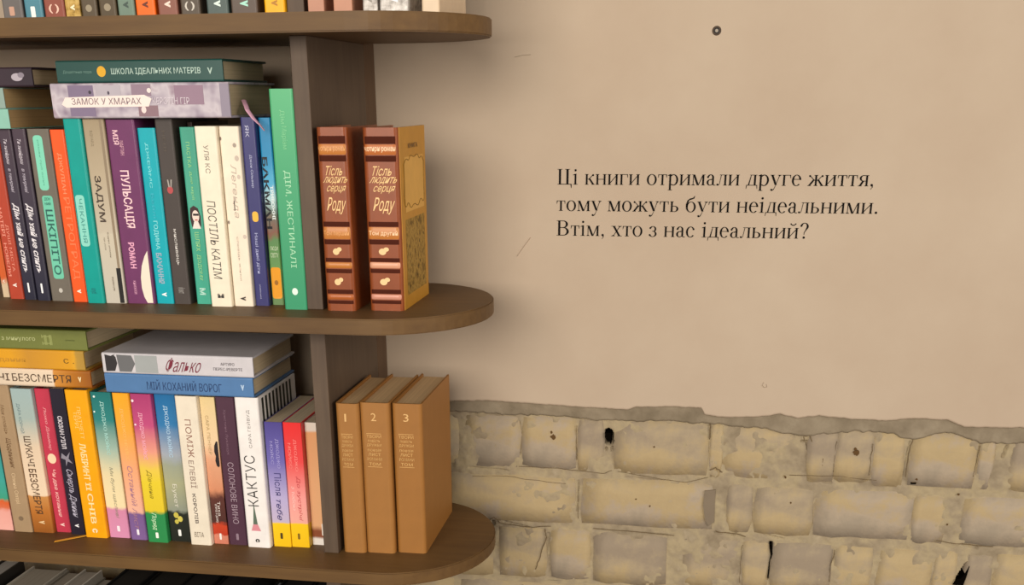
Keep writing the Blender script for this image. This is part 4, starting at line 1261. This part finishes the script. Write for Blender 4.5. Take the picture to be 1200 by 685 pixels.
# x_right, y, z_bottom, thickness, length, depth
book('lilac grey patterned book lying flat, lettered ЗАМОК У ХМАРАХ', STM, -0.1313, 0.0520, zc, 0.0350, 0.2015, 0.135,
     blotchy('lilac_castle_print', ['#8b7a8c', '#b0a4b0', '#c9bfc6', '#a08a98'], 42.0, 0.0, 0.001, 0.45, detail=2.0),
     [Rr(0.10, 0.245, 0.06, 0.94, '#80708a', 'printed_tower'), Rr(0.26, 0.40, 0.60, 0.94, '#b6adb6', 'printed_tower'), Rr(0.46, 0.57, 0.62, 0.96, '#917a8a', 'printed_tower'), Rr(0.70, 0.86, 0.38, 0.92, '#94788a', 'printed_tower'),
      Rr(0.49, 0.60, 0.05, 0.36, '#8d6f78', 'printed_tower'), Rr(0.95, 1.0, 0.04, 0.96, '#8f8494', 'end_band'),
      Po([(0.60, 0.08), (0.66, 0.53), (0.55, 0.57), (0.33, 0.55), (0.31, 0.08), (0.4, 0.055)], '#f3e2da', 'title_scroll', 0.0003), El(0.255 - 0.03, 0.74, 0.008, 0.05, '#3c3440', 'printed_bird'),
      El(0.33, 0.72, 0.006, 0.05, '#4a4050', 'printed_bird'), El(0.52, 0.24, 0.014, 0.1, '#f0d8d4', 'printed_cloud'), El(0.56, 0.78, 0.012, 0.07, '#e8dcd8', 'printed_cloud'),
      T('ЗАМОК У ХМАРАХ', 0.115, 0.51, 0.39, 0.58, '#857078', bold=-0.004), T('КЕРСТІН ГІР', 0.575, 0.78, 0.39, 0.58, '#d8ccd4', name='author_name', bold=-0.002)], flatlie=True, r=0.0025)
book('dark green book lying flat on top of the lilac one, yellow round emblem', STM, -0.1375, 0.0560, zc + 0.0352, 0.0222, 0.1876, 0.125, flat('#1f4a44', 0.4),
     [T('Дошкільна пора', 0.04, 0.215, 0.40, 0.56, '#6f9488', name='author_name', bold=0), El(0.275, 0.5, 0.027, 0.24, '#e0a81e', 'round_emblem'),
      T('ШКОЛА ІДЕАЛЬНИХ МАТЕРІВ', 0.335, 0.87, 0.32, 0.64, '#b4ccc0', bold=0.012), T('V', 0.91, 0.94, 0.34, 0.62, '#b4ccc0', name='publisher_mark', bold=0.03)], flatlie=True)
zl = Z2T + 0.1874
book('pale mint book lying flat at the left edge, lowest of its stack', STM, -0.3914, 0.06, zl, 0.0205, 0.140, 0.13, flat('#8cc0ae', 0.45), [], flatlie=True, hard=False, page='#b49468')
book('pale grey green book lying flat at the left edge, middle of its stack', STM, -0.3935, 0.06, zl + 0.0207, 0.0212, 0.138, 0.13, flat('#8fa69c', 0.45), [], flatlie=True, hard=False, page='#b89a6c')
book('dark purple book lying flat with a white emblem, topmost of the left stack', STM, -0.3565, 0.06, zl + 0.0424, 0.0198, 0.150, 0.12, grad([(0, '#4a3a48'), (0.67, '#b8b0b4'), (0.73, '#3a2a34'), (1, '#2e222c')], wob=0.02),
     [El(0.88, 0.5, 0.045, 0.2, '#b4aab4', 'white_emblem'), El(0.913, 0.6, 0.026, 0.14, '#8a808c', 'white_emblem')], flatlie=True)

zb = Z3T + 0.1902
book('orange and cream book lying flat lettered БЕЗСМЕРТЯ, lowest of its stack', STL, -0.3326, 0.0500, zb, 0.0215, 0.187, 0.13,
     grad([(0, '#9fb4b4'), (0.35, '#dcc8b0'), (0.74, '#e8d2b8'), (0.75, '#cf8c3a'), (0.88, '#b4701e'), (1, '#96561a')], wob=0.006),
     [T('ШУКАЧІ', 0.14, 0.44, 0.3, 0.7, '#5a4636'), T('БЕЗСМЕРТЯ', 0.46, 0.865, 0.28, 0.72, '#4e3826', bold=0), MK('#f0d8a8', 0.925)], flatlie=True, r=0.003)
book('yellow book lying flat in the middle of the left lower stack', STL, -0.3365, 0.0480, zb + 0.0217, 0.0232, 0.187, 0.13, grad([(0, '#dc9a18'), (0.5, '#e0a020'), (0.62, '#c98f2e'), (0.9, '#dc9c20'), (0.93, '#e0a428'), (0.95, '#b8903c'), (1, '#b08a3a')], wob=0.02),
     [T('оповідання', 0.25, 0.6, 0.3, 0.6, '#c08a2c', bold=0), T('с .', 0.86, 0.93, 0.35, 0.6, '#7a5a1c', name='publisher_mark', bold=0)], flatlie=True)
book('olive green book lying flat, topmost of the left lower stack', STL, -0.3300, 0.0480, zb + 0.0451, 0.0238, 0.187, 0.13, flat('#747a3c', 0.45),
     [T('Пісня з минулого', 0.30, 0.655, 0.38, 0.66, '#b8bc84', bold=0.01), Ht('І І', 0.70, 0.76, 0.25, 0.75, '#9aa060', bold=0, name='printed_ornament'), Rr(0.715, 0.735, 0.25, 0.75, '#8f9656', 'printed_ornament'), Rr(0.75, 0.77, 0.25, 0.75, '#8f9656', 'printed_ornament'), T('роман', 0.86, 0.92, 0.46, 0.54, '#5e6430', bold=0, name='publisher_mark')], flatlie=True)
zr = Z3T + 0.1871
book('blue book lying flat with dark hand drawn capitals under the white one', STL, -0.1321, 0.0490, zr, 0.0232, 0.182, 0.135, flat('#4f78a8', 0.45),
     [T('МІЙ КОХАНИЙ ВОРОГ', 0.285, 0.79, 0.22, 0.76, '#26406c', bold=0.0), MK('#b4cce6', 0.93)], flatlie=True)
book('white book lying flat with wine red script title, dark blotch at left', STL, -0.1297, 0.0480, zr + 0.0234, 0.0240, 0.184, 0.135, flat('#cdc8cc', 0.35),
     [Po([(0.1, 0.02), (0.92, 0.02), (0.85, 0.06), (0.95, 0.09), (0.5, 0.10), (0.12, 0.08)], '#2e2a2c', 'dark_blotch'), Po([(0.1, 0.11), (0.92, 0.10), (0.9, 0.2), (0.5, 0.22), (0.1, 0.19)], '#6a6a6c', 'grey_picture'), Rr(0.22, 0.37, 0.08, 0.92, '#a2a6a6', 'grey_picture'),
      T('Фалько', 0.41, 0.68, 0.14, 0.86, '#7a2438', shear=0.5, bold=-0.004), T('АРТУРО', 0.79, 0.88, 0.56, 0.70, '#5a5258', bold=0, name='author_name'), T('ПЕРЕС-РЕВЕРТЕ', 0.74, 0.93, 0.32, 0.46, '#5a5258', bold=0, name='author_name')], flatlie=True)

# pink ribbon hanging out of the lilac book
lil = [o for o in COL.objects if o.get('label', '').startswith('lilac grey')][0]
pts = [(-0.1311, 0.09, 1.5766), (-0.1230, 0.076, 1.5706), (-0.1189, 0.068, 1.5669), (-0.1098, 0.0606, 1.5584), (-0.103, 0.0588, 1.5525), (-0.0985, 0.060, 1.5465)]
me = tube_mesh(pts, 0.0026, 6, 0.3)
rbn = link('ribbon_bookmark', me, flat('#e6aec6', 0.4), lil)
rbn.matrix_parent_inverse = Matrix.Identity(4)
rbn.matrix_local = (Matrix.Translation(lil.location) @ lil.rotation_euler.to_matrix().to_4x4()).inverted()

# ------------------------------------------------------------------ dim row under the lower shelf
S4T = 0.780
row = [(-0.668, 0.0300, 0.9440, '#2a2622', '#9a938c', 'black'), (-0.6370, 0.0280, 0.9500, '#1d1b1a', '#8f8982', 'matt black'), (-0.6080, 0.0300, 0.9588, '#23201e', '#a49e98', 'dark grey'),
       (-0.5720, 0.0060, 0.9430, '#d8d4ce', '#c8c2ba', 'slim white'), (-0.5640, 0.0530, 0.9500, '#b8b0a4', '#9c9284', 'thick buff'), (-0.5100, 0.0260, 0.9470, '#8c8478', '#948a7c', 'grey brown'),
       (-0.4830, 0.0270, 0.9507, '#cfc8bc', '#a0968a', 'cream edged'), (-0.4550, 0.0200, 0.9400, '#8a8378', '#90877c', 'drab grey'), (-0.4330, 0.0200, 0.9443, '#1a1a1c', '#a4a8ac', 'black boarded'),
       (-0.4070, 0.0210, 0.9422, '#15161a', '#9aa0a6', 'blue black'), (-0.3820, 0.0440, 0.985, '#121212', '#2c2824', 'added gap-darkening thick all black'), (-0.3360, 0.0500, 0.982, '#14120f', '#2a2622', 'added gap-darkening very thick black'),
       (-0.2840, 0.0420, 0.986, '#101010', '#262220', 'added gap-darkening thick jet black'), (-0.2400, 0.0460, 0.983, '#151313', '#2a2624', 'added gap-darkening thick sooty black'),  # the tall dark-paged black books are added to keep this gap dark
       (-0.1900, 0.0320, 0.9542, '#1c1d20', '#8c9094', 'charcoal'), (-0.1560, 0.0420, 0.984, '#121212', '#262220', 'added gap-darkening thick coal black'), (-0.1120, 0.0440, 0.985, '#121212', '#262220', 'added gap-darkening thick ink black')]
ordn = ['first', 'second', 'third', 'fourth', 'fifth', 'sixth', 'seventh', 'eighth', 'ninth', 'tenth', 'eleventh', 'twelfth', 'thirteenth', 'fourteenth', 'fifteenth', 'sixteenth', 'seventeenth']
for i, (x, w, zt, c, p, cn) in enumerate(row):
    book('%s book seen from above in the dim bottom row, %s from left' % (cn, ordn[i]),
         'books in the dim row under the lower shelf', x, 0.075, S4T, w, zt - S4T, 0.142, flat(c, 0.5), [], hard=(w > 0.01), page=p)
